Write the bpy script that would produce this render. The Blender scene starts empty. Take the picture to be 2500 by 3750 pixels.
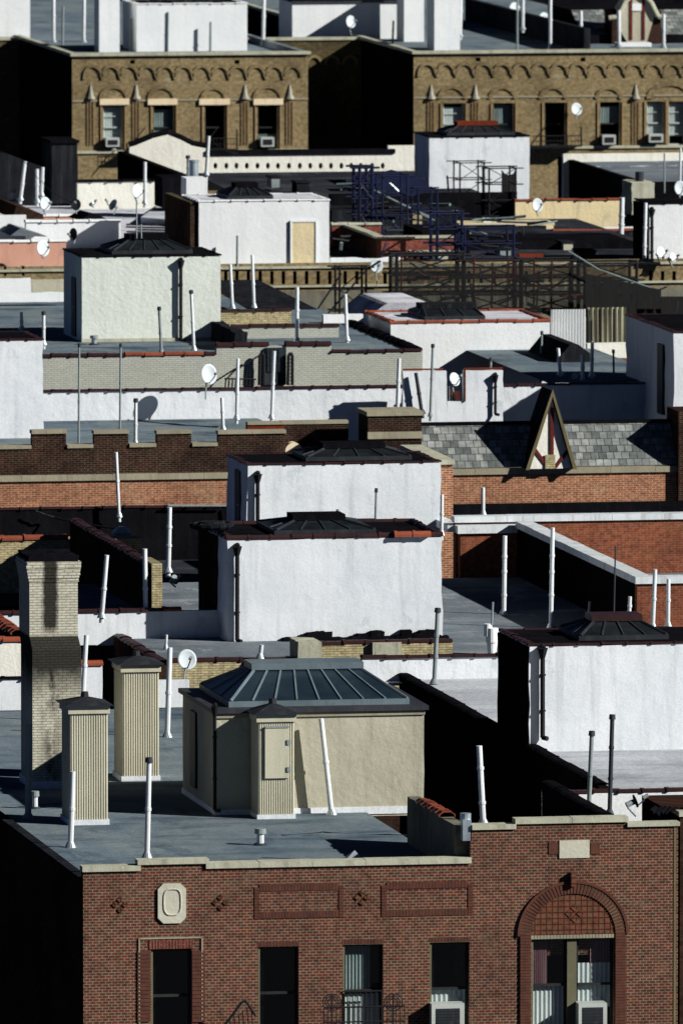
import bpy, bmesh, math, random
from mathutils import Vector, Matrix
random.seed(7)
SC = bpy.context.scene
COL = SC.collection
# ------------------------------------------------------------------ camera
F = 46000.0; CZ = 56.0
YAW = math.radians(10.0); PITCH = math.atan((1875 + 2200) / F)
cam_d = bpy.data.cameras.new("camera"); cam = bpy.data.objects.new("camera", cam_d); COL.objects.link(cam)
cam_d.sensor_fit = 'HORIZONTAL'; cam_d.sensor_width = 24.0; cam_d.lens = F / 2500 * 24
cam_d.clip_start = 1.0; cam_d.clip_end = 4000
cam.location = (0, 0, CZ)
cam.rotation_euler = (math.radians(90) - PITCH, 0, -YAW)
SC.camera = cam
cam_d.dof.use_dof = True; cam_d.dof.focus_distance = 325.0; cam_d.dof.aperture_fstop = 3.4
# ------------------------------------------------------------------ light
EL = math.radians(27.7); AZ = math.radians(58)
SUNV = Vector((math.cos(EL) * math.sin(AZ), -math.cos(EL) * math.cos(AZ), math.sin(EL)))
w = bpy.data.worlds.new("World"); SC.world = w; w.use_nodes = True
nt = w.node_tree; bg = nt.nodes['Background']
sky = nt.nodes.new('ShaderNodeTexSky'); sky.sky_type = 'NISHITA'; sky.sun_disc = False
sky.sun_elevation = EL; sky.sun_rotation = math.radians(122); sky.air_density = 0.12; sky.dust_density = 0.0; sky.ozone_density = 3.0
nt.links.new(sky.outputs[0], bg.inputs[0]); bg.inputs[1].default_value = 0.05
sd = bpy.data.lights.new("sun", 'SUN'); so = bpy.data.objects.new("sun", sd); COL.objects.link(so)
sd.energy = 5.0; sd.angle = math.radians(0.5); sd.color = (1.0, 0.975, 0.93)
so.rotation_euler = SUNV.to_track_quat('Z', 'Y').to_euler(); so.location = (60, 100, 120)
SC.view_settings.view_transform = 'Standard'; SC.view_settings.look = 'None'
SC.view_settings.exposure = 0.40; SC.view_settings.gamma = 1.0
SC.cycles.diffuse_bounces = 1
# ------------------------------------------------------------------ pixel -> world (all things get their own real distance)
CM = cam.rotation_euler.to_matrix()
def ray(px, py): return CM @ Vector(((px - 1250) / F, -(py - 1875) / F, -1.0))
def P(px, py, Y):
    d = ray(px, py); return Vector((0, 0, CZ)) + d * (Y / d.y)
def PZ(px, py, Z):
    d = ray(px, py); return Vector((0, 0, CZ)) + d * ((Z - CZ) / d.z)
def rr(px, py=1900):
    d = ray(px, py); return d.x / d.y
def YB(X, px, py=1900): return X / rr(px, py)     # distance at which the vertical plane X is seen at column px
# ------------------------------------------------------------------ mesh builder
class MB:
    def __init__(s): s.v = []; s.f = []
    def quad(s, *p):
        n = len(s.v); s.v += [Vector(q) for q in p]; s.f.append(tuple(range(n, n + len(p)))); return s
    def box(s, x0, x1, y0, y1, z0, z1):
        n = len(s.v)
        s.v += [Vector(q) for q in ((x0,y0,z0),(x1,y0,z0),(x1,y1,z0),(x0,y1,z0),(x0,y0,z1),(x1,y0,z1),(x1,y1,z1),(x0,y1,z1))]
        for f in ((0,3,2,1),(4,5,6,7),(0,1,5,4),(1,2,6,5),(2,3,7,6),(3,0,4,7)): s.f.append(tuple(n + i for i in f))
        return s
    def rough(s, x0, x1, y0, y1, z0, z1, step=0.45, j=0.015, faces='FLRT'):
        # box skin with slightly wavy plaster
        nx = max(1, int((x1-x0)/step)); ny = max(1, int((y1-y0)/step)); nz = max(1, int((z1-z0)/step))
        cache = {}
        def vid(i, k, l):
            key = (i, k, l)
            if key not in cache:
                cache[key] = len(s.v)
                s.v.append(Vector((x0+(x1-x0)*i/nx+random.uniform(-j,j), y0+(y1-y0)*k/ny+random.uniform(-j,j)*.22, z0+(z1-z0)*l/nz+random.uniform(-j,j)*.7)))
            return cache[key]
        for i in range(nx):
            for l in range(nz):
                s.f.append((vid(i,0,l),vid(i+1,0,l),vid(i+1,0,l+1),vid(i,0,l+1)))
                s.f.append((vid(i+1,ny,l),vid(i,ny,l),vid(i,ny,l+1),vid(i+1,ny,l+1)))
        for k in range(ny):
            for l in range(nz):
                s.f.append((vid(0,k+1,l),vid(0,k,l),vid(0,k,l+1),vid(0,k+1,l+1)))
                s.f.append((vid(nx,k,l),vid(nx,k+1,l),vid(nx,k+1,l+1),vid(nx,k,l+1)))
        for i in range(nx):
            for k in range(ny):
                s.f.append((vid(i,k,nz),vid(i+1,k,nz),vid(i+1,k+1,nz),vid(i,k+1,nz)))
        return s
    def tube(s, a, b, r0, r1=None, n=10, caps=True):
        a = Vector(a); b = Vector(b); r1 = r0 if r1 is None else r1
        d = (b - a).normalized(); u = d.orthogonal().normalized(); w_ = d.cross(u); k = len(s.v)
        for c, r in ((a, r0), (b, r1)):
            for i in range(n):
                t = 2*math.pi*i/n; s.v.append(c + (u*math.cos(t) + w_*math.sin(t))*r)
        for i in range(n):
            j = (i+1) % n; s.f.append((k+i, k+j, k+n+j, k+n+i))
        if caps: s.f.append(tuple(k+n-1-i for i in range(n))); s.f.append(tuple(k+n+i for i in range(n)))
        return s
    def path(s, pts, r, n=8):
        for a, b in zip(pts, pts[1:]): s.tube(a, b, r, n=n)
        return s
    def poly(s, pts, y0, y1):          # prism: outline in XZ, extruded along Y
        n = len(pts); k = len(s.v)
        for y in (y0, y1):
            for x, z in pts: s.v.append(Vector((x, y, z)))
        s.f.append(tuple(k+i for i in range(n))); s.f.append(tuple(k+n+n-1-i for i in range(n)))
        for i in range(n):
            j = (i+1) % n; s.f.append((k+i, k+n+i, k+n+j, k+j))
        return s
    def build(s, name, mat, parent=None, label=None, smooth=False, loc=None):
        L = Vector(parent.matrix_world.translation) if parent else (Vector(loc) if loc is not None else Vector((0,0,0)))
        if parent: L = parent['_L'] if '_L' in parent else [0,0,0]; L = Vector(L)
        me = bpy.data.meshes.new(name); me.from_pydata([tuple(v - L) for v in s.v], [], s.f); me.update()
        bm = bmesh.new(); bm.from_mesh(me); bmesh.ops.recalc_face_normals(bm, faces=bm.faces); bm.to_mesh(me); bm.free()
        if smooth:
            for p in me.polygons: p.use_smooth = True
        me.materials.append(mat)
        o = bpy.data.objects.new(name, me); COL.objects.link(o)
        if parent:
            o.parent = parent
            o['_L'] = list(L)            # same frame as the parent, removed at the end
        else:
            o.location = L; o['_L'] = list(L)
        if label: o['label'] = label
        return o
def thing(name, label, cat, loc, group=None):
    o = bpy.data.objects.new(name, None); COL.objects.link(o); o.location = loc; o['_L'] = list(loc)
    o.empty_display_size = 0.3; o['label'] = label; o['category'] = cat; o['kind'] = 'thing'
    if group: o['group'] = group
    return o
def tag(o, label, cat, group=None):
    o['label'] = label; o['category'] = cat; o['kind'] = 'thing'
    if group: o['group'] = group
    return o
# ------------------------------------------------------------------ materials
def lin(c): c /= 255.0; return c/12.92 if c <= .04045 else ((c+.055)/1.055)**2.4
def A(r, g, b, k=0.85): return (min(lin(r)/k, .86), min(lin(g)/k, .86), min(lin(b)/k, .86), 1)
def newmat(name, rough=.85, metal=0.0):
    m = bpy.data.materials.new(name); m.use_nodes = True
    b = m.node_tree.nodes['Principled BSDF']; b.inputs['Roughness'].default_value = rough; b.inputs['Metallic'].default_value = metal
    b.inputs['Specular IOR Level'].default_value = .0 if rough > .75 else .2
    return m, m.node_tree, b
def coords(t, sx=1, sy=1, sz=1):
    c = t.nodes.new('ShaderNodeTexCoord'); mp = t.nodes.new('ShaderNodeMapping'); mp.inputs['Scale'].default_value = (sx, sy, sz)
    t.links.new(c.outputs['Object'], mp.inputs['Vector']); return mp.outputs[0]
def noise(t, vec, scale, detail=5, rough=.6):
    n = t.nodes.new('ShaderNodeTexNoise'); n.inputs['Scale'].default_value = scale; n.inputs['Detail'].default_value = detail; n.inputs['Roughness'].default_value = rough
    t.links.new(vec, n.inputs['Vector']); return n.outputs['Fac']
def ramp(t, fac, p0, p1):
    r = t.nodes.new('ShaderNodeMapRange'); r.inputs['From Min'].default_value = p0; r.inputs['From Max'].default_value = p1
    t.links.new(fac, r.inputs['Value']); return r.outputs[0]
def mixc(t, fac, a, b, mode='MIX'):
    m = t.nodes.new('ShaderNodeMix'); m.data_type = 'RGBA'; m.blend_type = mode
    if isinstance(fac, (int, float)): m.inputs[0].default_value = fac
    else: t.links.new(fac, m.inputs[0])
    for i, c in ((6, a), (7, b)):
        if isinstance(c, tuple): m.inputs[i].default_value = c
        else: t.links.new(c, m.inputs[i])
    return m.outputs[2]
def bump(t, b, fac, dist, strength=1.0):
    n = t.nodes.new('ShaderNodeBump'); n.inputs['Distance'].default_value = dist; n.inputs['Strength'].default_value = strength
    t.links.new(fac, n.inputs['Height']); t.links.new(n.outputs[0], b.inputs['Normal'])
def paint(name, c, c2=None, c3=None, streak=.5, bs=.02, bscale=5, rough=.9, sc=.7, st=(0.50,0.78), metal=0.0):
    m, t, b = newmat(name, rough, metal)
    c2 = c2 or tuple(x*.8 for x in c[:3]) + (1,); c3 = c3 or tuple(x*.55 for x in c[:3]) + (1,)
    big = ramp(t, noise(t, coords(t), sc), .38, .68)
    col = mixc(t, big, c, c2)
    s = ramp(t, noise(t, coords(t, 3.2, 3.2, .22), 1.3), st[0], st[1])
    mm = t.nodes.new('ShaderNodeMath'); mm.operation = 'MULTIPLY'; mm.inputs[1].default_value = streak; t.links.new(s, mm.inputs[0])
    col = mixc(t, mm.outputs[0], col, c3)
    if streak:
        pt = ramp(t, noise(t, coords(t, 1.2, 1.2, .7), .9, 8, .75), .60, .64); m2 = t.nodes.new('ShaderNodeMath'); m2.operation = 'MULTIPLY'; m2.inputs[1].default_value = .32; t.links.new(pt, m2.inputs[0])
        col = mixc(t, m2.outputs[0], col, c3)
        sp_ = ramp(t, noise(t, coords(t, 5, 5, .5), 1.1, 4, .6), .70, .78); m3 = t.nodes.new('ShaderNodeMath'); m3.operation = 'MULTIPLY'; m3.inputs[1].default_value = .5; t.links.new(sp_, m3.inputs[0])
        col = mixc(t, m3.outputs[0], col, tuple(a_*b_ for a_, b_ in zip(c3[:3], (.72,.62,.5))) + (1,))
    fine = ramp(t, noise(t, coords(t), 22, 3), .3, .7)
    col = mixc(t, .16, col, fine, 'MULTIPLY')
    t.links.new(col, b.inputs['Base Color'])
    if bs: bump(t, b, noise(t, coords(t), bscale, 4), bs)
    return m
def roofmat(name, c, c2, c3, rough=.85):
    m, t, b = newmat(name, rough)
    col = mixc(t, ramp(t, noise(t, coords(t, .5, .16, 1), 1.0, 6, .65), .35, .66), c, c2)
    col = mixc(t, ramp(t, noise(t, coords(t, .22, .5, 1), 1.3, 6), .52, .72), col, c3)
    col = mixc(t, .25, col, ramp(t, noise(t, coords(t), 14, 3), .3, .7), 'MULTIPLY')
    # lapped seams of the roofing sheets
    br = t.nodes.new('ShaderNodeTexBrick'); br.inputs['Scale'].default_value = 1; br.inputs['Brick Width'].default_value = 9; br.inputs['Row Height'].default_value = 1.0
    br.inputs['Mortar Size'].default_value = .018; br.inputs['Mortar Smooth'].default_value = .4
    t.links.new(coords(t), br.inputs['Vector'])
    br.inputs['Color1'].default_value = (1,1,1,1); br.inputs['Color2'].default_value = (.74,.76,.78,1); br.inputs['Mortar'].default_value = (.6,.6,.62,1)
    col = mixc(t, .8, col, br.outputs['Color'], 'MULTIPLY')
    pd = ramp(t, noise(t, coords(t, .35, .12, 1), 1.6, 7, .7), .58, .61); m4 = t.nodes.new('ShaderNodeMath'); m4.operation = 'MULTIPLY'; m4.inputs[1].default_value = .5; t.links.new(pd, m4.inputs[0])
    col = mixc(t, m4.outputs[0], col, c3)
    t.links.new(col, b.inputs['Base Color']); bump(t, b, noise(t, coords(t), 3), .03)
    return m
def brick(name, c1, c2, mortar, bw=.21, rh=.068, ms=.011, dark=None, darkamt=.5, bsc=.35, offs=.5, vert=False, wear=None, wearp=(.55,.75), jit=.45):
    m, t, b = newmat(name, .9)
    c = t.nodes.new('ShaderNodeTexCoord'); sp = t.nodes.new('ShaderNodeSeparateXYZ'); t.links.new(c.outputs['Object'], sp.inputs[0])
    ad = t.nodes.new('ShaderNodeMath'); ad.operation = 'ADD'; t.links.new(sp.outputs[0], ad.inputs[0]); t.links.new(sp.outputs[1], ad.inputs[1])
    cb = t.nodes.new('ShaderNodeCombineXYZ'); t.links.new(ad.outputs[0], cb.inputs[1 if vert else 0]); t.links.new(sp.outputs[2], cb.inputs[0 if vert else 1])
    br = t.nodes.new('ShaderNodeTexBrick'); br.inputs['Scale'].default_value = 1; br.inputs['Brick Width'].default_value = bw; br.inputs['Row Height'].default_value = rh
    br.inputs['Mortar Size'].default_value = ms; br.inputs['Mortar Smooth'].default_value = .2; br.offset = offs; br.inputs['Bias'].default_value = -.1
    br.inputs['Color1'].default_value = c1; br.inputs['Color2'].default_value = c2; br.inputs['Mortar'].default_value = mortar
    t.links.new(cb.outputs[0], br.inputs['Vector'])
    col = br.outputs['Color']
    dk = dark or tuple(x*.35 for x in c1[:3]) + (1,)
    n1 = ramp(t, noise(t, cb.outputs[0], bsc, 7, .7), .46, .68)
    mm = t.nodes.new('ShaderNodeMath'); mm.operation = 'MULTIPLY'; mm.inputs[1].default_value = darkamt; t.links.new(n1, mm.inputs[0])
    col = mixc(t, mm.outputs[0], col, dk)
    if wear:
        n2 = ramp(t, noise(t, cb.outputs[0], bsc*2.7, 7, .7), wearp[0], wearp[1]); m2 = t.nodes.new('ShaderNodeMath'); m2.operation = 'MULTIPLY'; m2.inputs[1].default_value = .55; t.links.new(n2, m2.inputs[0])
        col = mixc(t, m2.outputs[0], col, wear)
    # brick-sized colour jitter
    n3 = t.nodes.new('ShaderNodeTexNoise'); n3.inputs['Scale'].default_value = 6.5; n3.inputs['Detail'].default_value = 2; t.links.new(cb.outputs[0], n3.inputs['Vector'])
    col = mixc(t, jit, col, ramp(t, n3.outputs['Fac'], .28, .62), 'MULTIPLY')
    t.links.new(col, b.inputs['Base Color'])
    inv = t.nodes.new('ShaderNodeMath'); inv.operation = 'SUBTRACT'; inv.inputs[0].default_value = 1; t.links.new(br.outputs['Fac'], inv.inputs[1])
    bump(t, b, inv.outputs[0], .008)
    return m
M = {}
M['white']   = paint('white_paint', A(213,217,220), A(200,205,209), A(160,166,172), .4, .02, 4)
M['whitesm'] = paint('smooth_white_paint', A(219,222,222), A(210,214,215), A(186,191,194), .3, .01, 6)
M['white3']  = paint('white_roughcast', A(213,217,220), A(199,205,209), A(152,160,166), .5, .014, 2.5, sc=.5)
M['green']   = paint('pale_green_stucco', A(205,211,201), A(198,204,195), A(176,182,172), .3, .02, 6)
M['beige']   = paint('beige_stucco', A(176,172,153), A(160,157,139), A(126,122,106), .5, .02, 5)
M['beigemet']= paint('beige_sheet_metal', A(184,181,160), A(172,169,149), A(138,135,118), .5, .0, 5, rough=.6)
M['beigebrk']= brick('beige_painted_brick', A(196,193,175), A(184,181,164), A(146,143,128), dark=A(110,108,96), darkamt=.3, bsc=.8, jit=.2)
M['cream']   = paint('cream_paint', A(226,224,212), A(212,210,198), A(170,168,156), .4, .02, 6)
M['greybrk'] = brick('grey_painted_brick', A(172,174,163), A(166,168,158), A(146,148,139), dark=A(140,142,134), darkamt=.5, bsc=.25, wear=A(172,158,126), wearp=(.62,.8), jit=.12)
M['salmon']  = paint('salmon_stucco', A(188,142,122), A(178,134,116), A(140,110,98), .4, .01, 6)
M['yellow']  = paint('pale_yellow_stucco', A(214,197,154), A(200,187,154), A(150,142,118), .5, .02, 6)
M['roof']    = roofmat('blue_grey_roofing', A(98,113,124), A(124,134,136), A(64,77,90))
M['rooflt']  = roofmat('pale_silver_roofing', A(196,200,205), A(180,184,188), A(150,154,160))
M['roofwh']  = roofmat('white_coated_roofing', A(216,216,222), A(190,192,198), A(140,144,150))
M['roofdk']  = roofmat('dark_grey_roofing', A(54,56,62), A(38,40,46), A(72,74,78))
M['roofgr']  = roofmat('mid_grey_roofing', A(120,128,134), A(98,106,114), A(146,150,152))
M['tar']     = paint('black_tar', A(20,20,24), A(12,12,15), A(30,30,34), .5, .02, 6, rough=.95)
M['tardk']   = paint('weathered_tar', A(34,36,40), A(22,24,28), A(58,60,62), .6, .03, 6, rough=.95)
M['nbrick']  = brick('red_brown_brick', A(108,46,43), A(76,46,50), A(120,110,86), dark=A(54,38,40), darkamt=.45, bsc=.5, bw=.15, ms=.014, wear=A(112,102,84))
M['nbrickv'] = brick('red_brown_soldier_brick', A(110,46,40), A(76,44,44), A(140,130,92), bw=.21, rh=.068, dark=A(48,34,34), darkamt=.4, vert=True)
M['nbrickr'] = brick('bright_red_soldier_brick', A(112,58,50), A(98,52,46), A(124,98,80), dark=A(90,40,36), darkamt=.3, vert=True)
M['tymp']    = brick('checker_laid_brick', A(112,70,54), A(98,76,54), A(62,38,40), bw=.14, rh=.14, ms=.016, dark=A(92,62,40), darkamt=.4, offs=0)
M['tan']     = brick('ochre_brick', A(150,132,96), A(124,108,78), A(132,122,96), dark=A(66,56,42), darkamt=.7, bsc=.22, wear=A(160,158,146), wearp=(.60,.8))
M['tanlt']   = brick('pale_tan_brick', A(184,172,134), A(164,152,118), A(132,124,98), dark=A(110,102,78), darkamt=.4)
M['tandk']   = brick('dirty_shaded_tan_brick', A(112,100,70), A(86,78,56), A(70,66,52), dark=A(34,30,26), darkamt=.8, bsc=.3)
M['dkbrick'] = brick('sooty_brick', A(66,34,32), A(40,28,28), A(84,78,62), dark=A(22,16,18), darkamt=.85, bsc=.3, ms=.013)
M['orbrick'] = brick('orange_brick', A(162,96,72), A(132,78,62), A(182,164,130), dark=A(92,56,44), darkamt=.5, bsc=.3, wear=A(176,150,120))
M['orbrick2']= brick('worn_orange_brick', A(142,74,54), A(114,62,50), A(134,104,80), dark=A(70,44,36), darkamt=.6, bsc=.3, wear=A(120,96,60))
M['redbrk']  = brick('rust_red_brick', A(132,66,58), A(108,52,48), A(130,98,84), dark=A(60,30,30), darkamt=.4)
M['shadebrk']= brick('dark_side_brick', A(66,44,36), A(50,36,32), A(60,52,44), dark=A(26,20,18), darkamt=.7)  # brick darkened for walls on the sides away from the sun
M['blackbrk']= brick('shade_black_brick', A(24,22,24), A(18,17,19), A(24,23,24), dark=A(12,12,14), darkamt=.7)  # near-black colour stands in for deep shade on receding side walls
M['stone']   = paint('limestone', A(176,176,156), A(156,157,140), A(92,92,80), .6, .01, 8)
M['stoneb']  = paint('beige_stone', A(150,144,124), A(134,128,110), A(110,104,88), .5, .01, 8)
M['creamst'] = paint('cream_stone', A(226,206,174), A(214,196,166), A(168,150,124), .4, .01, 8)
M['plaque']  = paint('plaque_stone', A(190,188,172), A(178,176,160), A(142,140,126), .3, .01, 8)
M['tile']    = paint('dark_red_coping_tile', A(54,30,30), A(38,26,28), A(26,20,23), .6, .01, 4, rough=.5, sc=1.2)
M['tilelt']  = paint('orange_coping_tile', A(140,74,52), A(110,56,42), A(76,42,36), .5, .01, 4, rough=.5, sc=1.2)
M['pipe']    = paint('white_pipe_paint', A(210,215,218), A(190,197,200), A(140,138,130), .8, .0, 8, rough=.6)
M['pipegr']  = paint('grey_pipe', A(132,142,142), A(110,120,122), A(80,88,92), .5, .0, 8, rough=.6)
M['pipedk']  = paint('dark_pipe', A(52,54,60), A(38,40,46), A(74,76,80), .5, .0, 8, rough=.6)
M['metal']   = paint('galvanised_metal', A(190,200,205), A(150,160,168), A(110,120,130), .4, .0, 8, rough=.35, metal=.6)
M['blk']     = paint('black_iron', A(26,26,30), A(18,18,22), A(36,34,34), .4, .0, 8, rough=.7)
M['blue']    = paint('dark_blue_scaffold_paint', A(15,23,56), A(10,14,34), A(26,36,60), .4, .0, 8, rough=.6)
M['redpole'] = paint('dark_red_scaffold_paint', A(90,20,22), A(56,16,18), A(30,14,14), .4, .0, 8, rough=.6)
M['galv']    = paint('scaffold_tube_steel', A(120,138,136), A(90,106,108), A(60,72,76), .4, .0, 8, rough=.5)
M['dish']    = paint('pale_grey_dish', A(196,204,208), A(180,190,194), A(150,160,164), .3, .0, 8, rough=.5)
M['dishdk']  = paint('dark_dish', A(24,26,32), A(16,18,24), A(44,50,52), .3, .0, 8, rough=.5)
M['copper']  = paint('weathered_skylight_metal', A(102,116,122), A(84,98,104), A(58,72,78), .5, .0, 8, rough=.5)
M['dkmetal'] = paint('dark_skylight_metal', A(40,44,48), A(26,28,34), A(70,70,66), .5, .0, 8, rough=.6)
M['rust']    = paint('rusty_metal', A(120,52,34), A(84,40,30), A(50,30,26), .6, .0, 8, rough=.8)
M['timber']  = paint('red_brown_timber', A(98,44,40), A(74,34,32), A(50,28,28), .4, .0, 8)
M['barge']   = paint('olive_board', A(112,104,78), A(92,84,62), A(60,56,44), .5, .0, 8)
M['plank']   = paint('pale_plank', A(206,196,164), A(176,164,134), A(120,110,88), .5, .0, 8)
M['mullion'] = paint('olive_frame_paint', A(104,102,82), A(92,90,72), A(70,68,56), .4, .0, 8)
M['frame']   = paint('white_sash_paint', A(176,182,176), A(160,166,162), A(120,126,122), .3, .0, 8, rough=.5)
M['framedk'] = paint('dark_sash_paint', A(44,46,44), A(34,36,36), A(60,60,54), .3, .0, 8, rough=.5)
M['blind']   = paint('white_blind', A(214,218,214), A(196,200,198), A(170,176,176), .3, .0, 8)
M['lace']    = paint('lace_curtain', A(150,160,156), A(112,124,124), A(80,92,96), .6, .0, 8, st=(.4,.7))
M['pink']    = paint('pink_curtain', A(132,92,98), A(108,74,84), A(170,140,140), .6, .0, 8, st=(.4,.7))
M['room']    = paint('dark_room', A(10,11,14), A(8,9,12), A(12,12,14), .3, .0, 8)
M['bunit']   = paint('red_brown_brick_unit', A(92,60,50), A(76,52,46), A(50,38,38), .6, .0, 8, sc=6)
M['mort']    = paint('olive_mortar', A(118,110,82), A(104,96,72), A(80,72,56), .5, .0, 8)
M['dimrend'] = paint('stained_render', A(120,118,104), A(96,94,84), A(60,58,52), .7, .02, 4)
M['beigenet']= paint('beige_sheeting', A(150,148,124), A(130,128,106), A(84,82,68), .8, .0, 8, st=(.4,.6))
M['finst']   = paint('weathered_pale_stone', A(168,166,152), A(136,132,118), A(96,90,76), .6, .0, 8)
M['colon']   = paint('brown_terracotta', A(138,116,86), A(122,100,74), A(92,76,58), .5, .0, 8)
M['asphalt'] = paint('asphalt', (.05,.05,.052,1), (.04,.04,.043,1), (.06,.06,.06,1), .3, .01, 8)
M['netting'] = None
def slate():
    m, t, b = newmat('slate_shingles', .7)
    c = t.nodes.new('ShaderNodeTexCoord'); sp = t.nodes.new('ShaderNodeSeparateXYZ'); t.links.new(c.outputs['UV'], sp.inputs[0])
    br = t.nodes.new('ShaderNodeTexBrick'); br.inputs['Scale'].default_value = 1; br.inputs['Brick Width'].default_value = .25; br.inputs['Row Height'].default_value = .27
    br.inputs['Mortar Size'].default_value = .012; br.inputs['Mortar Smooth'].default_value = .1; br.inputs['Bias'].default_value = 0
    br.inputs['Color1'].default_value = A(150,155,150); br.inputs['Color2'].default_value = A(74,80,80); br.inputs['Mortar'].default_value = A(36,38,40)
    t.links.new(c.outputs['UV'], br.inputs['Vector'])
    n = ramp(t, noise(t, c.outputs['UV'], .7, 5), .35, .7)
    n2_ = t.nodes.new('ShaderNodeMath'); n2_.operation='MULTIPLY'; n2_.inputs[1].default_value=.55; t.links.new(n, n2_.inputs[0]); col = mixc(t, n2_.outputs[0], br.outputs['Color'], A(116,118,116)); col = mixc(t, .5, col, ramp(t, noise(t, c.outputs['UV'], 3.5, 3), .3, .65), 'MULTIPLY')
    t.links.new(col, b.inputs['Base Color']); bump(t, b, br.outputs['Fac'], -.02)
    return m
M['slate'] = slate()
def glassmat(name, tint, gl=.25):
    m = bpy.data.materials.new(name); m.use_nodes = True; t = m.node_tree; t.nodes.clear()
    o = t.nodes.new('ShaderNodeOutputMaterial'); mx = t.nodes.new('ShaderNodeMixShader'); mx.inputs[0].default_value = gl
    tr = t.nodes.new('ShaderNodeBsdfTransparent'); tr.inputs[0].default_value = tint
    g = t.nodes.new('ShaderNodeBsdfGlossy'); g.inputs['Roughness'].default_value = .05; g.inputs[0].default_value = (.8,.85,.9,1)
    t.links.new(tr.outputs[0], mx.inputs[1]); t.links.new(g.outputs[0], mx.inputs[2]); t.links.new(mx.outputs[0], o.inputs[0]); return m
M['glass'] = glassmat('window_glass', (.8,.85,.85,1), .10)
def opaque_glass():
    m, t, b = newmat('old_skylight_glass', .35); b.inputs['Specular IOR Level'].default_value = .5
    col = mixc(t, ramp(t, noise(t, coords(t), .9, 4), .3, .7), A(18,30,40), A(36,50,58)); t.links.new(col, b.inputs['Base Color']); return m
M['skyglass'] = opaque_glass()
def dkglass():
    m, t, b = newmat('dark_skylight_glass', .4)
    col = mixc(t, ramp(t, noise(t, coords(t), 1.5, 4), .3, .7), A(14,16,20), A(34,40,42)); t.links.new(col, b.inputs['Base Color']); return m
M['dkglass'] = dkglass()
def net():
    m = bpy.data.materials.new('debris_netting'); m.use_nodes = True; t = m.node_tree; t.nodes.clear()
    o = t.nodes.new('ShaderNodeOutputMaterial'); mx = t.nodes.new('ShaderNodeMixShader')
    tr = t.nodes.new('ShaderNodeBsdfTransparent'); df = t.nodes.new('ShaderNodeBsdfDiffuse'); df.inputs[0].default_value = A(34,34,34)
    n = ramp(t, noise(t, coords(t, 1, 1, .12), 7, 4), .2, .5); t.links.new(n, mx.inputs[0])
    t.links.new(tr.outputs[0], mx.inputs[1]); t.links.new(df.outputs[0], mx.inputs[2]); t.links.new(mx.outputs[0], o.inputs[0]); return m
M['netting'] = net()
M['netlt'] = M['netting'].copy(); M['netlt'].name = 'thin_debris_netting'
for n_ in M['netlt'].node_tree.nodes:
    if n_.type == 'MAP_RANGE': n_.inputs['To Min'].default_value = .05; n_.inputs['To Max'].default_value = .5
# ------------------------------------------------------------------ generic builders
def coping_run(mb, a, b, wd, h, step=.62, jit=.014, collar=.012):
    """tile coping from a to b (horizontal); one run of separate rounded tiles with collars"""
    a = Vector(a); b = Vector(b); d = b - a; L = d.length; n = max(1, round(L/step)); d.normalize(); s = Vector((-d.y, d.x, 0))
    prof = [(-.5,0),(-.5,.45),(-.25,.9),(.25,.9),(.5,.45),(.5,0)]
    def seg(p, q, k, dz):
        i0 = len(mb.v)
        for c in (p, q):
            for u, v in prof: mb.v.append(c + s*(u*wd*k) + Vector((0,0,v*h*k+dz)))
        m = len(prof)
        for i in range(m):
            j = (i+1) % m; mb.f.append((i0+i, i0+j, i0+m+j, i0+m+i))
        mb.f.append(tuple(i0+m-1-i for i in range(m))); mb.f.append(tuple(i0+m+i for i in range(m)))
    for i in range(n):
        dz = random.uniform(-jit, jit)
        p = a + d*(L*i/n + .004); q = a + d*(L*(i+1)/n - .004); seg(p, q, 1, dz)
        seg(p - d*.0, p + d*.09, 1 + collar/h + .06, dz)
    return mb
def flat_coping(mb, x0, x1, y0, y1, z0, z1, step=1.1, axis='x'):
    L = (x1-x0) if axis == 'x' else (y1-y0); n = max(1, round(L/step))
    for i in range(n):
        j = random.uniform(-.008,.008)
        if axis == 'x': mb.box(x0+L*i/n+.004, x0+L*(i+1)/n-.004, y0, y1, z0, z1+j)
        else: mb.box(x0, x1, y0+L*i/n+.004, y0+L*(i+1)/n-.004, z0, z1+j)
    return mb
def hole_wall(mb, X0, X1, Z0, Z1, Y, holes, dep=.2):
    xs = sorted({X0, X1, *[h[0] for h in holes], *[h[1] for h in holes]}); zs = sorted({Z0, Z1, *[h[2] for h in holes], *[h[3] for h in holes]})
    for i in range(len(xs)-1):
        for j in range(len(zs)-1):
            cx = (xs[i]+xs[i+1])/2; cz = (zs[j]+zs[j+1])/2
            if any(h[0] < cx < h[1] and h[2] < cz < h[3] for h in holes): continue
            mb.quad((xs[i],Y,zs[j]),(xs[i+1],Y,zs[j]),(xs[i+1],Y,zs[j+1]),(xs[i],Y,zs[j+1]))
    for a, b, c, d in holes:
        mb.quad((a,Y,c),(a,Y+dep,c),(a,Y+dep,d),(a,Y,d)); mb.quad((b,Y,c),(b,Y+dep,c),(b,Y+dep,d),(b,Y,d))
        mb.quad((a,Y,d),(b,Y,d),(b,Y+dep,d),(a,Y+dep,d)); mb.quad((a,Y,c),(b,Y,c),(b,Y+dep,c),(a,Y+dep,c))
    return mb
def rect(x0, x1, yt, yb, Y):
    c = (x0+x1)/2
    return P(x0,(yt+yb)/2,Y).x, P(x1,(yt+yb)/2,Y).x, P(c,yb,Y).z, P(c,yt,Y).z       # X0,X1,Z0,Z1
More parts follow.
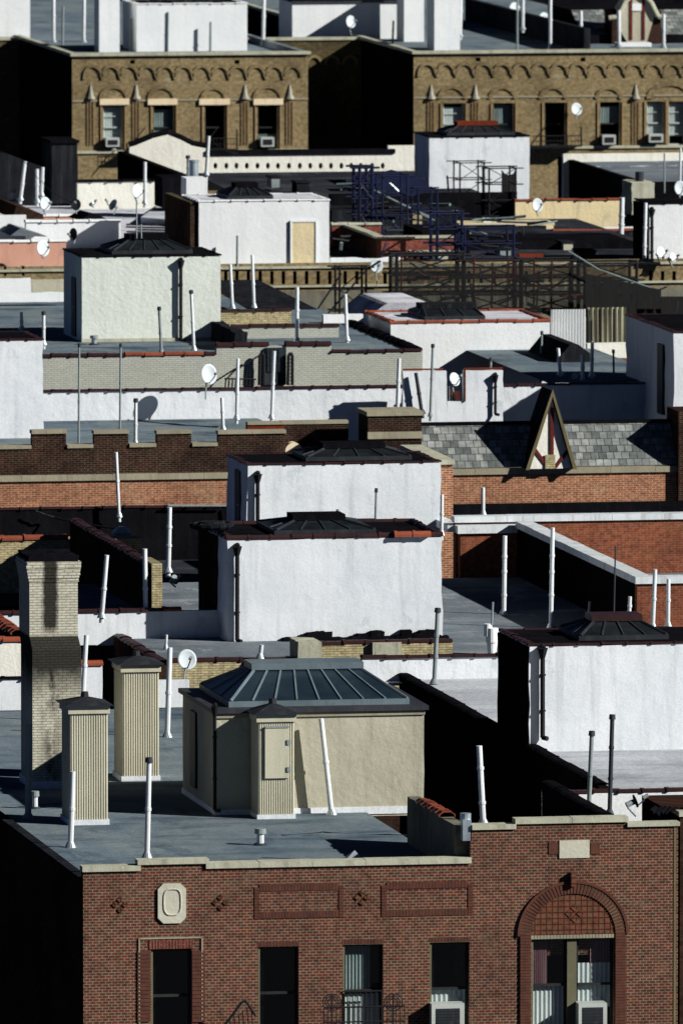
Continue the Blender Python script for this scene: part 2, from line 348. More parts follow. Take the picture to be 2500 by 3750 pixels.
def sash_window(parent, h, Y, fr, blind=None, curtain=None, guard=False, lowblind=None, rows=1):
    a, b, c, d = h; w_ = .055; yw = Y + .17; mid = (c+d)/2
    f = MB(); f.box(a, a+w_, yw, yw+.08, c, d); f.box(b-w_, b, yw, yw+.08, c, d); f.box(a+w_, b-w_, yw, yw+.08, d-w_, d); f.box(a+w_, b-w_, yw, yw+.08, c, c+w_)
    f.box(a+w_, b-w_, yw-.015, yw+.05, mid-.03, mid+.03)
    fo = f.build('window', fr, parent)
    MB().quad((a+w_,yw+.04,c+w_),(b-w_,yw+.04,c+w_),(b-w_,yw+.04,d-w_),(a+w_,yw+.04,d-w_)).build('pane', M['glass'], fo)
    MB().box(a-.3, b+.3, yw+.3, yw+.35, c-.3, d+.3).build('room_backing', M['room'], fo)
    def cloth(x0, x1, z0, z1, m, nm):
        q = MB(); n = 14
        for i in range(n):
            xa = x0+(x1-x0)*i/n; xb = x0+(x1-x0)*(i+1)/n; ya = yw+.11+(.012 if i%2 else -.012); yb2 = yw+.11+(-.012 if i%2 else .012)
            q.quad((xa,ya,z0),(xb,yb2,z0),(xb,yb2,z1),(xa,ya,z1))
        q.build(nm, m, fo)
    if rows > 1:
        g = MB()
        for k in (.25,.75): g.box(a+w_, b-w_, yw+.01, yw+.035, c+(d-c)*k-.015, c+(d-c)*k+.015)
        g.build('glazing_bar', fr, fo)
    if blind: z0 = c+(d-c)*blind[1]; z1 = c+(d-c)*blind[2]; cloth(a+w_+(b-a)*.02, b-w_, z0, z1, blind[0], 'blind')
    if curtain: z0 = c+(d-c)*curtain[1]; z1 = c+(d-c)*curtain[2]; cloth(a+w_+(b-a)*curtain[3], a+(b-a)*curtain[4], z0, z1, curtain[0], 'curtain')
    if guard:
        g = MB(); 
        for i in range(8): x = a+.04+(b-a-.08)*i/7; g.tube((x,Y-.03,c),(x,Y-.03,c+(d-c)*.5),.011,n=5)
        g.box(a, b, Y-.045, Y-.02, c+(d-c)*.5, c+(d-c)*.5+.03); g.build('window_guard', M['blk'], fo)
    return fo
def skylight(parent, X0, X1, Y0, Y1, Zb, Zt, rx, ry0, ry1, nb, fm, gm, cm, curb=.12):
    """hipped skylight: curb and glazing bars (part), glass and ridge cap (sub-parts)"""
    fr = MB(); fr.box(X0-.05, X1+.05, Y0-.05, Y1+.05, Zb, Zb+curb)
    zb = Zb+curb; b_ = [Vector((X0,Y0,zb)),Vector((X1,Y0,zb)),Vector((X1,Y1,zb)),Vector((X0,Y1,zb))]
    t_ = [Vector((X0+rx,Y0+ry0,Zt)),Vector((X1-rx,Y0+ry0,Zt)),Vector((X1-rx,Y1-ry1,Zt)),Vector((X0+rx,Y1-ry1,Zt))]
    for i in range(4): fr.tube(b_[i], t_[i], .045, n=6)
    for i in range(1, nb):
        k = i/nb; fr.tube(b_[0].lerp(b_[1],k), t_[0].lerp(t_[1],k), .035, n=5); fr.tube(b_[3].lerp(b_[2],k), t_[3].lerp(t_[2],k), .03, n=5)
    for k in (.33,.66): fr.tube(b_[0].lerp(b_[3],k), t_[0].lerp(t_[3],k), .03, n=5); fr.tube(b_[1].lerp(b_[2],k), t_[1].lerp(t_[2],k), .03, n=5)
    fo = fr.build('skylight', fm, parent)
    g = MB()
    for i in range(4): j = (i+1)%4; g.quad(b_[i], b_[j], t_[j], t_[i])
    g.build('glass', gm, fo)
    c = MB(); c.box(t_[0].x-.08, t_[1].x+.08, t_[0].y-.1, t_[3].y+.1, Zt, Zt+.16); c.build('ridge_cap', cm, fo)
    return fo
def drain(parent, px, yt, yb, Y, r=.062, m=None, hopper=True):
    m = m or M['blk']; a = P(px, yb, Y); b = P(px, yt, Y); q = MB(); y = Y - r - .05
    q.tube((a.x,y,a.z),(b.x,y,b.z-.15),r,n=8)
    if hopper: q.tube((b.x,y,b.z-.25),(b.x,y-.02,b.z),r*1.1,r*2.2,n=8); q.tube((b.x,y,b.z-.02),(b.x+.02,Y,b.z+.03),r*1.3,n=8)
    q.tube((a.x,y,a.z),(a.x+.1,y-.12,a.z-.02),r,n=8)
    for k in (.3,.7): z = a.z+(b.z-a.z)*k; q.tube((a.x,y,z-.02),(a.x,y,z+.02),r*1.35,n=8)
    q.build('drainpipe', m, parent)
def bulkhead(label, x0, x1, yt, yb, Y, xl, wm, cop='tile', sky_=None, dr=None, roof='tar', cat='roof bulkhead', name='roof_bulkhead', door=None, drop=.25, cw=.22, ch=.05, j=.015, lip=0):
    X0, X1, Z0, Z1 = rect(x0, x1, yt, yb, Y); Yb = YB(X0, xl) if xl is not None else Y+3.5
    t = thing(name, label, cat, ((X0+X1)/2, (Y+Yb)/2, Z0))
    MB().rough(X0, X1, Y, Yb, Z0-drop, Z1, j=j).build('wall', M[wm], t)
    MB().box(X0+.16, X1-.16, Y+.16, Yb-.16, Z1-.02, Z1+.05).build('roof', M[roof], t)
    if cop:
        c = MB(); zc = Z1+.015
        coping_run(c, (X0-.04,Y+.08,zc), (X1+.04,Y+.08,zc), cw, ch); coping_run(c, (X0-.04,Yb-.08,zc), (X1+.04,Yb-.08,zc), cw, ch)
        coping_run(c, (X0+.08,Y+.26,zc-.004), (X0+.08,Yb-.26,zc-.004), cw, ch); coping_run(c, (X1-.08,Y+.26,zc-.004), (X1-.08,Yb-.26,zc-.004), cw, ch)
        c.build('coping', M[cop], t)
    if sky_:
        xa, xb, ztop, ra, nb, fm, gm, cm = sky_
        ys0 = Y+(Yb-Y)*.2; ys1 = Y+(Yb-Y)*.85; ym = (ys0+ys1)/2
        Xa = P(xa,yt,ys0).x; Xb = P(xb,yt,ys0).x; zt = P((xa+xb)/2, ztop, ym).z
        skylight(t, Xa, Xb, ys0, ys1, Z1+.05, max(zt,Z1+.35), ra*(Xb-Xa), (ys1-ys0)*.36, (ys1-ys0)*.36, nb, M[fm], M[gm], M[cm])
    for d in (dr or []): drain(t, d[0], d[1], d[2], Y)
    if door == 'left':
        yd0 = Y+(Yb-Y)*.3; yd1 = min(yd0+.9, Yb-.15); d = MB().box(X0-.05, X0+.02, yd0, yd1, Z0+.1, min(Z0+2.1, Z1-.2)); do = d.build('door', M['dkmetal'], t)
        MB().tube((X0-.06,yd0+.1,Z0+1.1),(X0-.12,yd0+.1,Z0+1.1),.02,n=6).build('handle', M['metal'], do)
    return t, X0, X1, Y, Yb, Z0, Z1
def pipe(label, xt, yt, xb, yb, wpx, Y=None, Z=None, m='pipe', cap=0, joints=1, group='vent pipes on the roofs', name='vent_pipe', cat='vent pipe'):
    b = P(xb, yb, Y) if Y else PZ(xb, yb, Z); Y = b.y; t_ = P(xt, yt, Y); r = wpx/F*Y/.985/2
    t = thing(name, label, cat, tuple(b), group)
    e = (t_-b)
    q = MB(); q.tube(b-e.normalized()*.15, t_, r, r*.96, n=12); q.build('shaft', M[m], t, smooth=False)
    for k in range(joints):
        f = (k+1)/(joints+1)+random.uniform(-.08,.08); c = b.lerp(t_, f); MB().tube(c-e.normalized()*.035, c+e.normalized()*.035, r*1.22, n=12).build('joint_collar', M[m], t)
    if wpx > 9: MB().tube(b, b+Vector((0,0,.14)), r*2.1, r*1.1, n=12).build('flashing', M['metal'] if m=='pipe' else M[m], t)
    if cap: MB().tube(t_-e.normalized()*.02, t_+e.normalized()*.1, r*1.5, r*1.3, n=12).build('cap', M['pipedk'], t)
    return t
def dish(label, cx, cy, rpx, Y, by=None, bx=None, face=(.35,-.85,.35), m='dish', arm=True, group='satellite dishes on the roofs', sx=.85):
    c = P(cx, cy, Y); R = rpx/F*Y/.985; by = by or cy+rpx*1.8; b = P(bx or cx+rpx*.1, by, Y+.05)
    t = thing('satellite_dish', label, 'satellite dish', tuple(b), group)
    n = Vector(face).normalized(); u = Vector((0,0,1)).cross(n).normalized(); v = n.cross(u)
    q = MB(); NR, NA = 5, 24; q.v.append(c - n*.16*R)
    for i in range(1, NR+1):
        rr_ = i/NR
        for k in range(NA): a = 2*math.pi*k/NA; q.v.append(c + (u*math.cos(a)*sx*1.05 + v*math.sin(a)*1.08)*R*rr_ - n*(.16*R*(1-rr_**2)))
    for k in range(NA): q.f.append((0, 1+k, 1+(k+1)%NA))
    for i in range(NR-1):
        for k in range(NA): a = 1+i*NA; q.f.append((a+k, a+NA+k, a+NA+(k+1)%NA, a+(k+1)%NA))
    o = q.build('reflector', M[m], t, smooth=True)
    md = o.modifiers.new('thick', 'SOLIDIFY'); md.thickness = .02
    lowp = c - v*R*.9; q = MB()
    q.path([c-n*.1, c-n*.2-Vector((0,0,R*.5)), b], .025 if R < .4 else .03, n=6); q.tube(c-n*.16*R, c-n*.24, .07, n=8); q.build('mast', M['pipegr'], t)
    if arm:
        tip = c + n*R*1.5 - v*R*.35; q = MB(); q.path([lowp - n*.02, tip], .018, n=6); q.build('feed_arm', M['pipedk'], t)
        MB().tube(tip - n*.02 + v*.05, tip + n*.12 + v*.07, .045, n=8).build('feed_horn', M['pipegr'], t)
    return t
def building(label, name, X0, X1, Y0, Y1, zroof, wm, rm, side=None, cat='building'):
    t = thing(name, label, cat, ((X0+X1)/2, (Y0+Y1)/2, 0))
    MB().box(X0, X1, Y0, Y1, 0, zroof-.02).build('wall', M[wm], t)
    MB().quad((X0,Y0,zroof),(X1,Y0,zroof),(X1,Y1,zroof),(X0,Y1,zroof)).build('roof', M[rm], t)
    return t
# ================================================================== THE PLACE
g = MB().quad((-1500,-500,0),(2500,-500,0),(2500,3500,0),(-1500,3500,0)).build('ground', M['asphalt']); g['kind'] = 'structure'
# ------------------------------------------------------------------ A: nearest brick building
YA = 290.0
XL = P(305,3400,YA).x; XM = P(1722,3050,YA).x; XR = P(2481,3400,YA).x
zcA = P(1100,3153,YA).z; zA = zcA - .42; zcR = P(2000,3016,YA).z; zcR2 = P(2090,2996,YA).z
YA1 = PZ(600,2592,zA).y
tA = thing('brick_building', 'nearest red brown brick building with arched window, stone plaque and flat blue grey roof', 'building', ((XL+XR)/2, YA+15, 0))
hol = []
for (a, b_, t0) in ((553,702,3478),(945,1093,3468),(1255,1402,3460),(1573,1718,3452),(1945,2248,3437)):
    h = rect(a, b_, t0, t0+345, YA); hol.append(h)
panels = [rect(950,1240,3262,3338,YA), rect(1415,1712,3254,3330,YA)]
q = MB(); hole_wall(q, XL, XM, P(1100,4100,YA).z, zcA-.14, YA, hol[:4], .22); q.build('front_wall', M['nbrick'], tA)
q = MB(); hole_wall(q, XM, XR, P(1100,4100,YA).z, zcR-.12, YA, hol[4:], .22)
h = rect(1892,2292,2996,3030,YA); q.box(h[0],h[1],YA,YA+.3,zcR-.12,h[3]-.12)
q.quad((XM,YA,zcA-.2),(XM,YA+.32,zcA-.2),(XM,YA+.32,zcR-.12),(XM,YA,zcR-.12)); q.box(XM+.01,XR-.01,YA+.3,YA+.32,zA-2,zcR-.125)
q.build('tall_front_wall', M['nbrick'], tA)
q = MB(); h = rect(510,757,3150,3172,YA); q.box(h[0]+.04,h[1]-.04,YA+.002,YA+.3,zcA-.14,h[3]-.1); 
q.box(XL,XM,YA+.29,YA+.31,zA-.5,zcA-.14); q.build('raised_parapet', M['nbrick'], tA)
q = MB(); za = P(1100,4100,YA).z
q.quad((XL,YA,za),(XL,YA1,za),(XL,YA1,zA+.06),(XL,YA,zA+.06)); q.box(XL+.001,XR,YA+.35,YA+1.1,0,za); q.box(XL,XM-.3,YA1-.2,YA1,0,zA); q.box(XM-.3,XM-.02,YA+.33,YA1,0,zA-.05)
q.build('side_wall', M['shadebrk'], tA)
MB().quad((XL,YA+.3,zA),(XM-.1,YA+.3,zA),(XM-.1,YA1,zA),(XL,YA1,zA)).build('roof', M['roof'], tA)
MB().box(XL-.02,XL+.22,YA+.3,YA1,zA-.01,zA+.07).build('roof_edge', M['tardk'], tA)
c = MB(); hL = rect(510,757,3150,3172,YA)
flat_coping(c, XL-.03, hL[0]+.03, YA-.06, YA+.36, zcA-.16, zcA-.03); flat_coping(c, hL[1]-.03, XM+.02, YA-.06, YA+.36, zcA-.14, zcA, 1.3)
flat_coping(c, hL[0]-.05, hL[1]+.05, YA-.062, YA+.362, hL[3]-.1, hL[3]+.02, 1.6)
c.build('coping', M['stone'], tA); c = MB()
h = rect(1892,2292,2996,3030,YA); flat_coping(c, XM+.03, h[0]-.02, YA-.06, YA+.36, zcR-.12, zcR); flat_coping(c, h[0]-.05, h[1]+.05, YA-.062, YA+.362, h[3]-.12, h[3]+.01, 1.35); flat_coping(c, h[1]+.02, XR+.04, YA-.06, YA+.36, zcR-.12, zcR-.02)
c.build('tall_coping', M['stone'], tA)
# windows
wo = [sash_window(tA, hol[0], YA, M['framedk']), sash_window(tA, hol[1], YA, M['framedk']),
      sash_window(tA, hol[2], YA, M['framedk'], blind=(M['blind'],.03,.46), curtain=(M['lace'],.5,.97,.06,.72), guard=True),
      sash_window(tA, hol[3], YA, M['framedk'], blind=(M['blind'],.28,.5))]
h = hol[4]; xm0 = P(2078,3600,YA).x; xm1 = P(2112,3600,YA).x
sash_window(tA, (h[0],xm0,h[2],h[3]), YA, M['framedk'], blind=(M['blind'],.03,.5), curtain=(M['pink'],.5,.95,.05,.5))
sash_window(tA, (xm1,h[1],h[2],h[3]), YA, M['framedk'], blind=(M['blind'],.25,.72), curtain=(M['pink'],.72,.95,.35,.92))
MB().box(xm0,xm1,YA+.07,YA+.28,h[2],h[3]).build('mullion', M['mullion'], tA)
j = MB()
for h in hol: j.box(h[0]+.001,h[0]+.055,YA+.06,YA+.165,h[2],h[3])
j.build('window_jamb', M['mullion'], tA)
# soldier courses, quoined jambs, sunk panels, diamonds
def soldier(px0, px1, pt, pb, m, out=.018, nm='soldier_course'):
    m = M['bunit'] if m is M['nbrickr'] and out < .01 else m
    h = rect(px0,px1,pt,pb,YA); n = max(1,int((h[1]-h[0])/.075)); q = MB()
    for i in range(n): x = h[0]+(h[1]-h[0])*i/n; q.box(x+.004, x+(h[1]-h[0])/n-.006, YA-out, YA+.02, h[2], h[3])
    q.build(nm, m, tA)
soldier(545,705,3443,3476,M['nbrickr'])
for a, b_, t0 in ((945,1093,3452),(1255,1402,3444),(1573,1718,3436)): soldier(a-4,b_+4,t0-2,t0+14,M['nbrickr'],.006)
for x in (503,703):
    q = MB(); h = rect(x,x+46,3480,3740,YA)
    n = 36
    for i in range(n): z = h[3]-(h[3]-h[2])*i/n; q.box(h[0], h[1], YA-.02-(.012 if i%2 else 0), YA+.02, z-.07, z-.012)
    q.build('jamb_bricks', M['bunit'], tA)
q = MB()
for x0, x1, y0, y1 in ((507,512,3438,3750),(737,742,3430,3750),(510,740,3434,3439)): h = rect(x0,x1,y0,y1,YA); q.box(h[0],h[1],YA-.03,YA+.01,h[2],h[3])
q.build('mortar_rib', M['stoneb'], tA)
for (a,b_,c_,d_) in panels:
    w_ = .13; q = MB(); n = int((b_-a)/.075)
    for i in range(n):
        x = a+(b_-a)*i/n; x2 = x+(b_-a)/n-.008
        q.box(x,x2,YA-.02,YA+.03,d_,d_+.16); q.box(x,x2,YA-.02,YA+.03,c_-.16,c_)
    for z in range(int((d_-c_+.32)/.068)):
        zz = c_-.16+z*.068
        q.box(a-.12,a-.005,YA-.02,YA+.03,zz,zz+.058); q.box(b_+.005,b_+.12,YA-.02,YA+.03,zz,zz+.058)
    q.build('panel_border', M['bunit'], tA)
for cx, cy, r in ((440,3314,27),(808,3306,27),(1325,3288,26),(2103,3346,30)):
    q = MB(); c = P(cx,cy,YA); k = r/F*295*1.0
    for i in (0,1):
        for l in (0,1):
            e = k*.46; ox = (i-.5)*k; oz = (l-.5)*k
            px_, pz_ = c.x+(ox-oz)*.7, c.z+(ox+oz)*.7
            q.poly([(px_-e,pz_),(px_,pz_-e),(px_+e,pz_),(px_,pz_+e)], YA-.03, YA+.02)
    q.build('diamond_tile', M['tymp'], tA)
def octo(h, k, y0, y1, q): a,b_,c_,d_ = h; q.poly([(a+k,c_),(b_-k,c_),(b_,c_+k),(b_,d_-k),(b_-k,d_),(a+k,d_),(a,d_-k),(a,c_+k)], y0, y1)
q = MB(); h = rect(577,680,3236,3382,YA); octo(h,.13,YA-.05,YA+.02,q); po = q.build('stone_plaque', M['plaque'], tA)
q = MB(); h2 = (h[0]+.14,h[1]-.12,h[2]+.2,h[3]-.13)
mx_=(h2[0]+h2[1])/2; mz_=(h2[2]+h2[3])/2; ax_=(h2[1]-h2[0])/2; az_=(h2[3]-h2[2])/2
pts = [(mx_+ax_*math.copysign(abs(math.cos(a_))**.6,math.cos(a_)), mz_+az_*math.copysign(abs(math.sin(a_))**.6,math.sin(a_))) for a_ in [2*math.pi*i/20 for i in range(20)]]
n = len(pts)
for i in range(n): a = pts[i]; b_ = pts[(i+1)%n]; q.tube((a[0],YA-.052,a[1]),(b_[0],YA-.052,b_[1]),.022,n=6)
q.build('relief', M['plaque'], po)
q = MB(); h = rect(2047,2157,3078,3143,YA); q.box(h[0],h[1],YA-.035,YA+.02,h[2],h[3]); q.build('stone_tablet', M['plaque'], tA)
for x0,x1 in ((2008,2042),(2162,2196)): h = rect(x0,x1,3086,3128,YA); MB().box(h[0],h[1],YA-.022,YA+.02,h[2],h[3]).build('brick_square', M['bunit'], tA)
# arch
cxa = (hol[4][0]+hol[4][1])/2; zs_ = P(2100,3425,YA).z; ri = P(2252,3400,YA).x-cxa; ro = P(2290,3400,YA).x-cxa; zk = (P(2100,3236,YA).z-zs_)/ro
q = MB(); n = 44
for i in range(n):
    a0 = math.pi*i/n+.008; a1 = math.pi*(i+1)/n-.012
    pts = [(cxa+math.cos(t_)*r_, zs_+math.sin(t_)*r_*zk) for t_, r_ in ((a0,ri),(a0,ro),(a1,ro),(a1,ri))]
    q.poly(pts, YA-.045, YA+.02)
for s in (-1,1):
    for i in range(34):
        z = zs_-i*.069; xa, xb = sorted((cxa+s*ri, cxa+s*ro)); q.box(xa,xb,YA-.045-(.01 if i%2 else 0),YA+.02,z-.06,z)
for i in range(n):
    a0 = math.pi*i/n; a1 = math.pi*(i+1)/n
    q.poly([(cxa+math.cos(t_)*r_, zs_+math.sin(t_)*r_*zk) for t_, r_ in ((a0,ro+.005),(a0,ro+.07),(a1,ro+.07),(a1,ro+.005))], YA-.062, YA+.02)
q.build('window_arch', M['bunit'], tA)
q = MB()
for i in range(40):
    a0 = math.pi*i/40; a1 = math.pi*(i+1)/40
    q.poly([(cxa+math.cos(t_)*r_, zs_+math.sin(t_)*r_*zk) for t_, r_ in ((a0,ri+.005),(a0,ro-.004),(a1,ro-.004),(a1,ri+.005))], YA-.032, YA+.02)
for s in (-1,1):
    xa, xb = sorted((cxa+s*(ri+.005), cxa+s*(ro-.004))); q.box(xa,xb,YA-.032,YA+.02,zs_-2.4,zs_)
q.build('arch_mortar', M['mort'], tA)
q = MB(); pts = [(cxa+math.cos(math.pi*i/30)*(ri-.01), zs_+math.sin(math.pi*i/30)*(ri-.01)*zk) for i in range(31)]
q.poly([(cxa-ri+.01, hol[4][3]+.1)]+pts[::-1]+[(cxa+ri-.01, hol[4][3]+.1)], YA-.012, YA+.02); q.build('tympanum', M['tymp'], tA)
soldier(1943,2250,3424,3438,M['stoneb'],.02,'lintel_course')
q = MB(); h = rect(2085,2103,3195,3245,YA); q.box(h[0],h[1],YA-.16,YA+.01,h[2],h[3]); q.build('keystone', M['tymp'], tA)
q = MB()
q.box(XR-.1,XR-.05,YA-.012,YA+.01,zcR-6,zcR-.15)
q.build('corner_rib', M['mort'], tA)
# air conditioners of the near facade
def ac(label, h, Y, px0, px1, pyt, pyb, out=.32, grp='air conditioners in windows'):
    r_ = rect(px0,px1,pyt,pyb,Y-out); t = thing('air_conditioner', label, 'air conditioner', ((r_[0]+r_[1])/2, Y, r_[2]), grp)
    MB().box(r_[0],r_[1],Y-out,Y+.16,r_[2],r_[3]).build('casing', M['frame'], t)
    w_ = (r_[1]-r_[0])*.14; q = MB(); q.box(r_[0]+w_,r_[1]-w_,Y-out-.012,Y-out+.01,r_[2]+w_,r_[3]-w_); q.build('grille', M['dkmetal'], t)
    q = MB()
    for i in range(6): z = r_[2]+w_+(r_[3]-r_[2]-2*w_)*i/6; q.box(r_[0]+w_,r_[1]-w_,Y-out-.02,Y-out-.01,z,z+.008)
    q.build('louvre', M['dkmetal'], t)
ac('white air conditioner in the narrow window left of the brick arch', None, YA, 1580, 1700, 3678, 3775)
ac('white air conditioner in the right half of the arched window', None, YA, 2118, 2222, 3676, 3775)
# dark next building at the right margin
t3 = thing('brick_pier_building', 'dark brick building edge at the far right of the nearest facade', 'building', (XR+5,YA+4,0))
MB().box(XR+.13,XR+9,YA+.4,YA+5,0,zcR+.05).build('wall', M['shadebrk'], t3); MB().box(XR+.1,XR+9,YA+.35,YA+.8,zcR+.05,zcR+.17).build('coping', M['stone'], t3)
# court behind the tall part: receding dark fire wall and side parapet
zfw = P(1716,3012,YA+1).z; yb_ = YB(XM-.12, 1518)
t = thing('parapet_wall', 'dark fire wall with broken tile coping running back from the corner of the nearest roof', 'wall', (XM-.1,(YA+yb_)/2,zA))
MB().rough(XM-.3,XM+.0,YA+.34,yb_,zA-.4,zfw,j=.012).build('wall', M['dimrend'], t)
c = MB(); coping_run(c,(XM-.15,YA+2.2,zfw+.01),(XM-.15,yb_-1.2,zfw+.01),.34,.12,.5,.03); c.build('coping', M['tilelt'], t)
q = MB(); h = rect(1697,1728,2990,3082,YA-.1); q.box(h[0],h[1],YA+.0,YA+.36,h[2],h[3]-.1); q.tube(((h[0]+h[1])/2,YA+.2,h[3]-.12),((h[0]+h[1])/2,YA+.2,h[3]+.04),.13,n=12)
tag(q.build('flashing_post', M['metal'], None, loc=((h[0]+h[1])/2,YA+.2,h[2])), 'bright metal flashing post where the low coping meets the tall facade', 'flashing')
XC2 = P(2185,2985,YA+1).x; yc2 = YB(XC2,1985)
t = thing('parapet_wall', 'black receding parapet between the light court and the white coped wall', 'wall', (XC2,YA+4,zA))
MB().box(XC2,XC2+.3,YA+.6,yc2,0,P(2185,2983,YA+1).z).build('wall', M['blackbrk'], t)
c = MB(); coping_run(c,(XC2+.15,YA+.6,P(2185,2983,YA+1).z),(XC2+.15,yc2,P(2185,2983,YA+1).z),.34,.06,1.4,.012,.004); c.build('coping', M['tar'], t)
# ---- things on roof A
def shaft(label, x0, x1, yt, yb, xl, Z=None, Y=None, pk=None, door=False, hat=True, Yb=None):
    Y = Y or PZ((x0+x1)/2, yb, Z).y; X0,X1,Z0,Z1 = rect(x0,x1,yt,yb,Y); Yb = Yb or YB(X0,xl)
    t = thing('metal_shaft', label, 'ventilation shaft', ((X0+X1)/2,(Y+Yb)/2,Z0), 'corrugated shafts on the nearest roof')
    q = MB(); p_ = .058
    def ridge(a, b_, n_):
        a = Vector(a); b_ = Vector(b_); L = (b_-a).length; d = (b_-a).normalized(); n_ = Vector(n_); k = int(L/p_); pr = None; out = []
        for i in range(k):
            s0 = L*i/k
            for f_, o_ in ((0,0),(.35,0),(.5,.015),(.85,.015)): out.append(a+d*(s0+f_*L/k)+n_*o_)
        out.append(b_)
        for u, v in zip(out, out[1:]): q.quad((u.x,u.y,Z0),(v.x,v.y,Z0),(v.x,v.y,Z1),(u.x,u.y,Z1))
    ridge((X0,Y,0),(X1,Y,0),(0,-1,0)); ridge((X0,Yb,0),(X0,Y,0),(-1,0,0)); ridge((X1,Y,0),(X1,Yb,0),(1,0,0)); ridge((X1,Yb,0),(X0,Yb,0),(0,1,0))
    q.quad((X0,Y,Z1),(X1,Y,Z1),(X1,Yb,Z1),(X0,Yb,Z1)); q.build('shaft_body', M['beigemet'], t)
    q = MB(); e = .06; q.box(X0-e,X1+e,Y-e,Yb+e,Z1-.16,Z1+.02); q.build('rim', M['beigemet'], t)
    q = MB(); e = .045; q.box(X0-e,X1+e,Y-e,Yb+e,Z0-.1,Z0+.13); q.build('base_curb', M['white'], t)
    if hat:
        pz = P((x0+x1)/2-5, pk, (Y+Yb)/2).z; q = MB(); e = .16; c_ = ((X0+X1)/2,(Y+Yb)/2,pz)
        b4 = [(X0-e,Y-e,Z1+.03),(X1+e,Y-e,Z1+.03),(X1+e,Yb+e,Z1+.03),(X0-e,Yb+e,Z1+.03)]
        q.quad(*b4)
        for i in range(4): q.quad(b4[i],b4[(i+1)%4],c_)
        ho = q.build('pyramid_cap', M['dkmetal'], t); MB().tube((c_[0],c_[1],pz-.1),(c_[0],c_[1],pz+.1),.12,.09,n=10).build('finial', M['dkmetal'], ho)
    if door:
        q = MB(); w2 = (X1-X0)*.17; q.box(X0+w2,X1-w2*.9,Y-.07,Y-.02,Z0+(Z1-Z0)*.40,Z1-.32); do = q.build('hatch_door', M['beigemet'], t)
        q = MB(); q.box(X0+w2,X1-w2*.9,Y-.085,Y-.02,Z1-.31,Z1-.27); 
        for k in (.46,.72): z = Z0+(Z1-Z0)*k; q.box(X1-w2*.9-.05,X1-w2*.9+.05,Y-.1,Y-.05,z,z+.12)
        q.build('hinge', M['pipegr'], do)
    return t
shaft('front corrugated beige shaft with dark pyramid cap beside the tall chimney', 258, 393, 2590, 3022, 226, Z=zA, pk=2548)
shaft('rear corrugated beige shaft with dark cap between the chimney and the skylight bulkhead', 450, 580, 2438, 2862, 418, Z=zA, pk=2398)
YBk = PZ(1200,2978,zA).y
# main bulkhead with hipped skylight
X0,X1,Z0,Z1 = rect(790,1552,2603,2978,YBk); Ybb = YB(X0,668)
tB = thing('roof_bulkhead','large beige stucco bulkhead under a ribbed hipped skylight on the nearest roof','roof bulkhead',((X0+X1)/2,YBk+2,Z0))
MB().rough(X0,X1,YBk,Ybb,Z0-.1,Z1,j=.008).build('wall', M['beige'], tB)
q = MB(); q.box(X0-.03,X1+.03,YBk-.03,Ybb,Z0-.05,Z0+.13); q.build('base_flashing', M['white'], tB)
q = MB(); q.box(X0-.1,X1+.1,YBk-.12,Ybb+.1,Z1-.02,Z1+.09); q.build('eaves', M['pipedk'], tB)
q = MB(); q.box(X0-.02,X1+.02,YBk-.05,YBk-.01,Z1-.14,Z1-.03); q.build('fascia', M['stoneb'], tB)
ym = (YBk+Ybb)/2; zt = P(1130,2443,ym).z
skylight(tB, P(845,2590,YBk+.3).x, P(1492,2590,YBk+.3).x, YBk+.35, Ybb-.3, Z1+.09, zt, (X1-X0)*.17, (Ybb-YBk)*.34, (Ybb-YBk)*.34, 8, M['copper'], M['skyglass'], M['copper'], curb=.14)
for yy, nm in ((YBk+1.2,'a'),(YBk+2.8,'b')):
    MB().box(X0-.06,X0+.02,yy,yy+.8,Z0+.35,Z1-.3).build('door', M['dkmetal'], tB) if nm == 'b' else None
drain(tB, 784, 2585, 2965, YBk, .045, M['blk'], True)
shaft('corrugated beige shaft with hatch door standing against the skylight bulkhead', 947, 1075, 2620, 3003, 936, Y=YBk-1.05, pk=2572, door=True, Yb=YBk-.002)
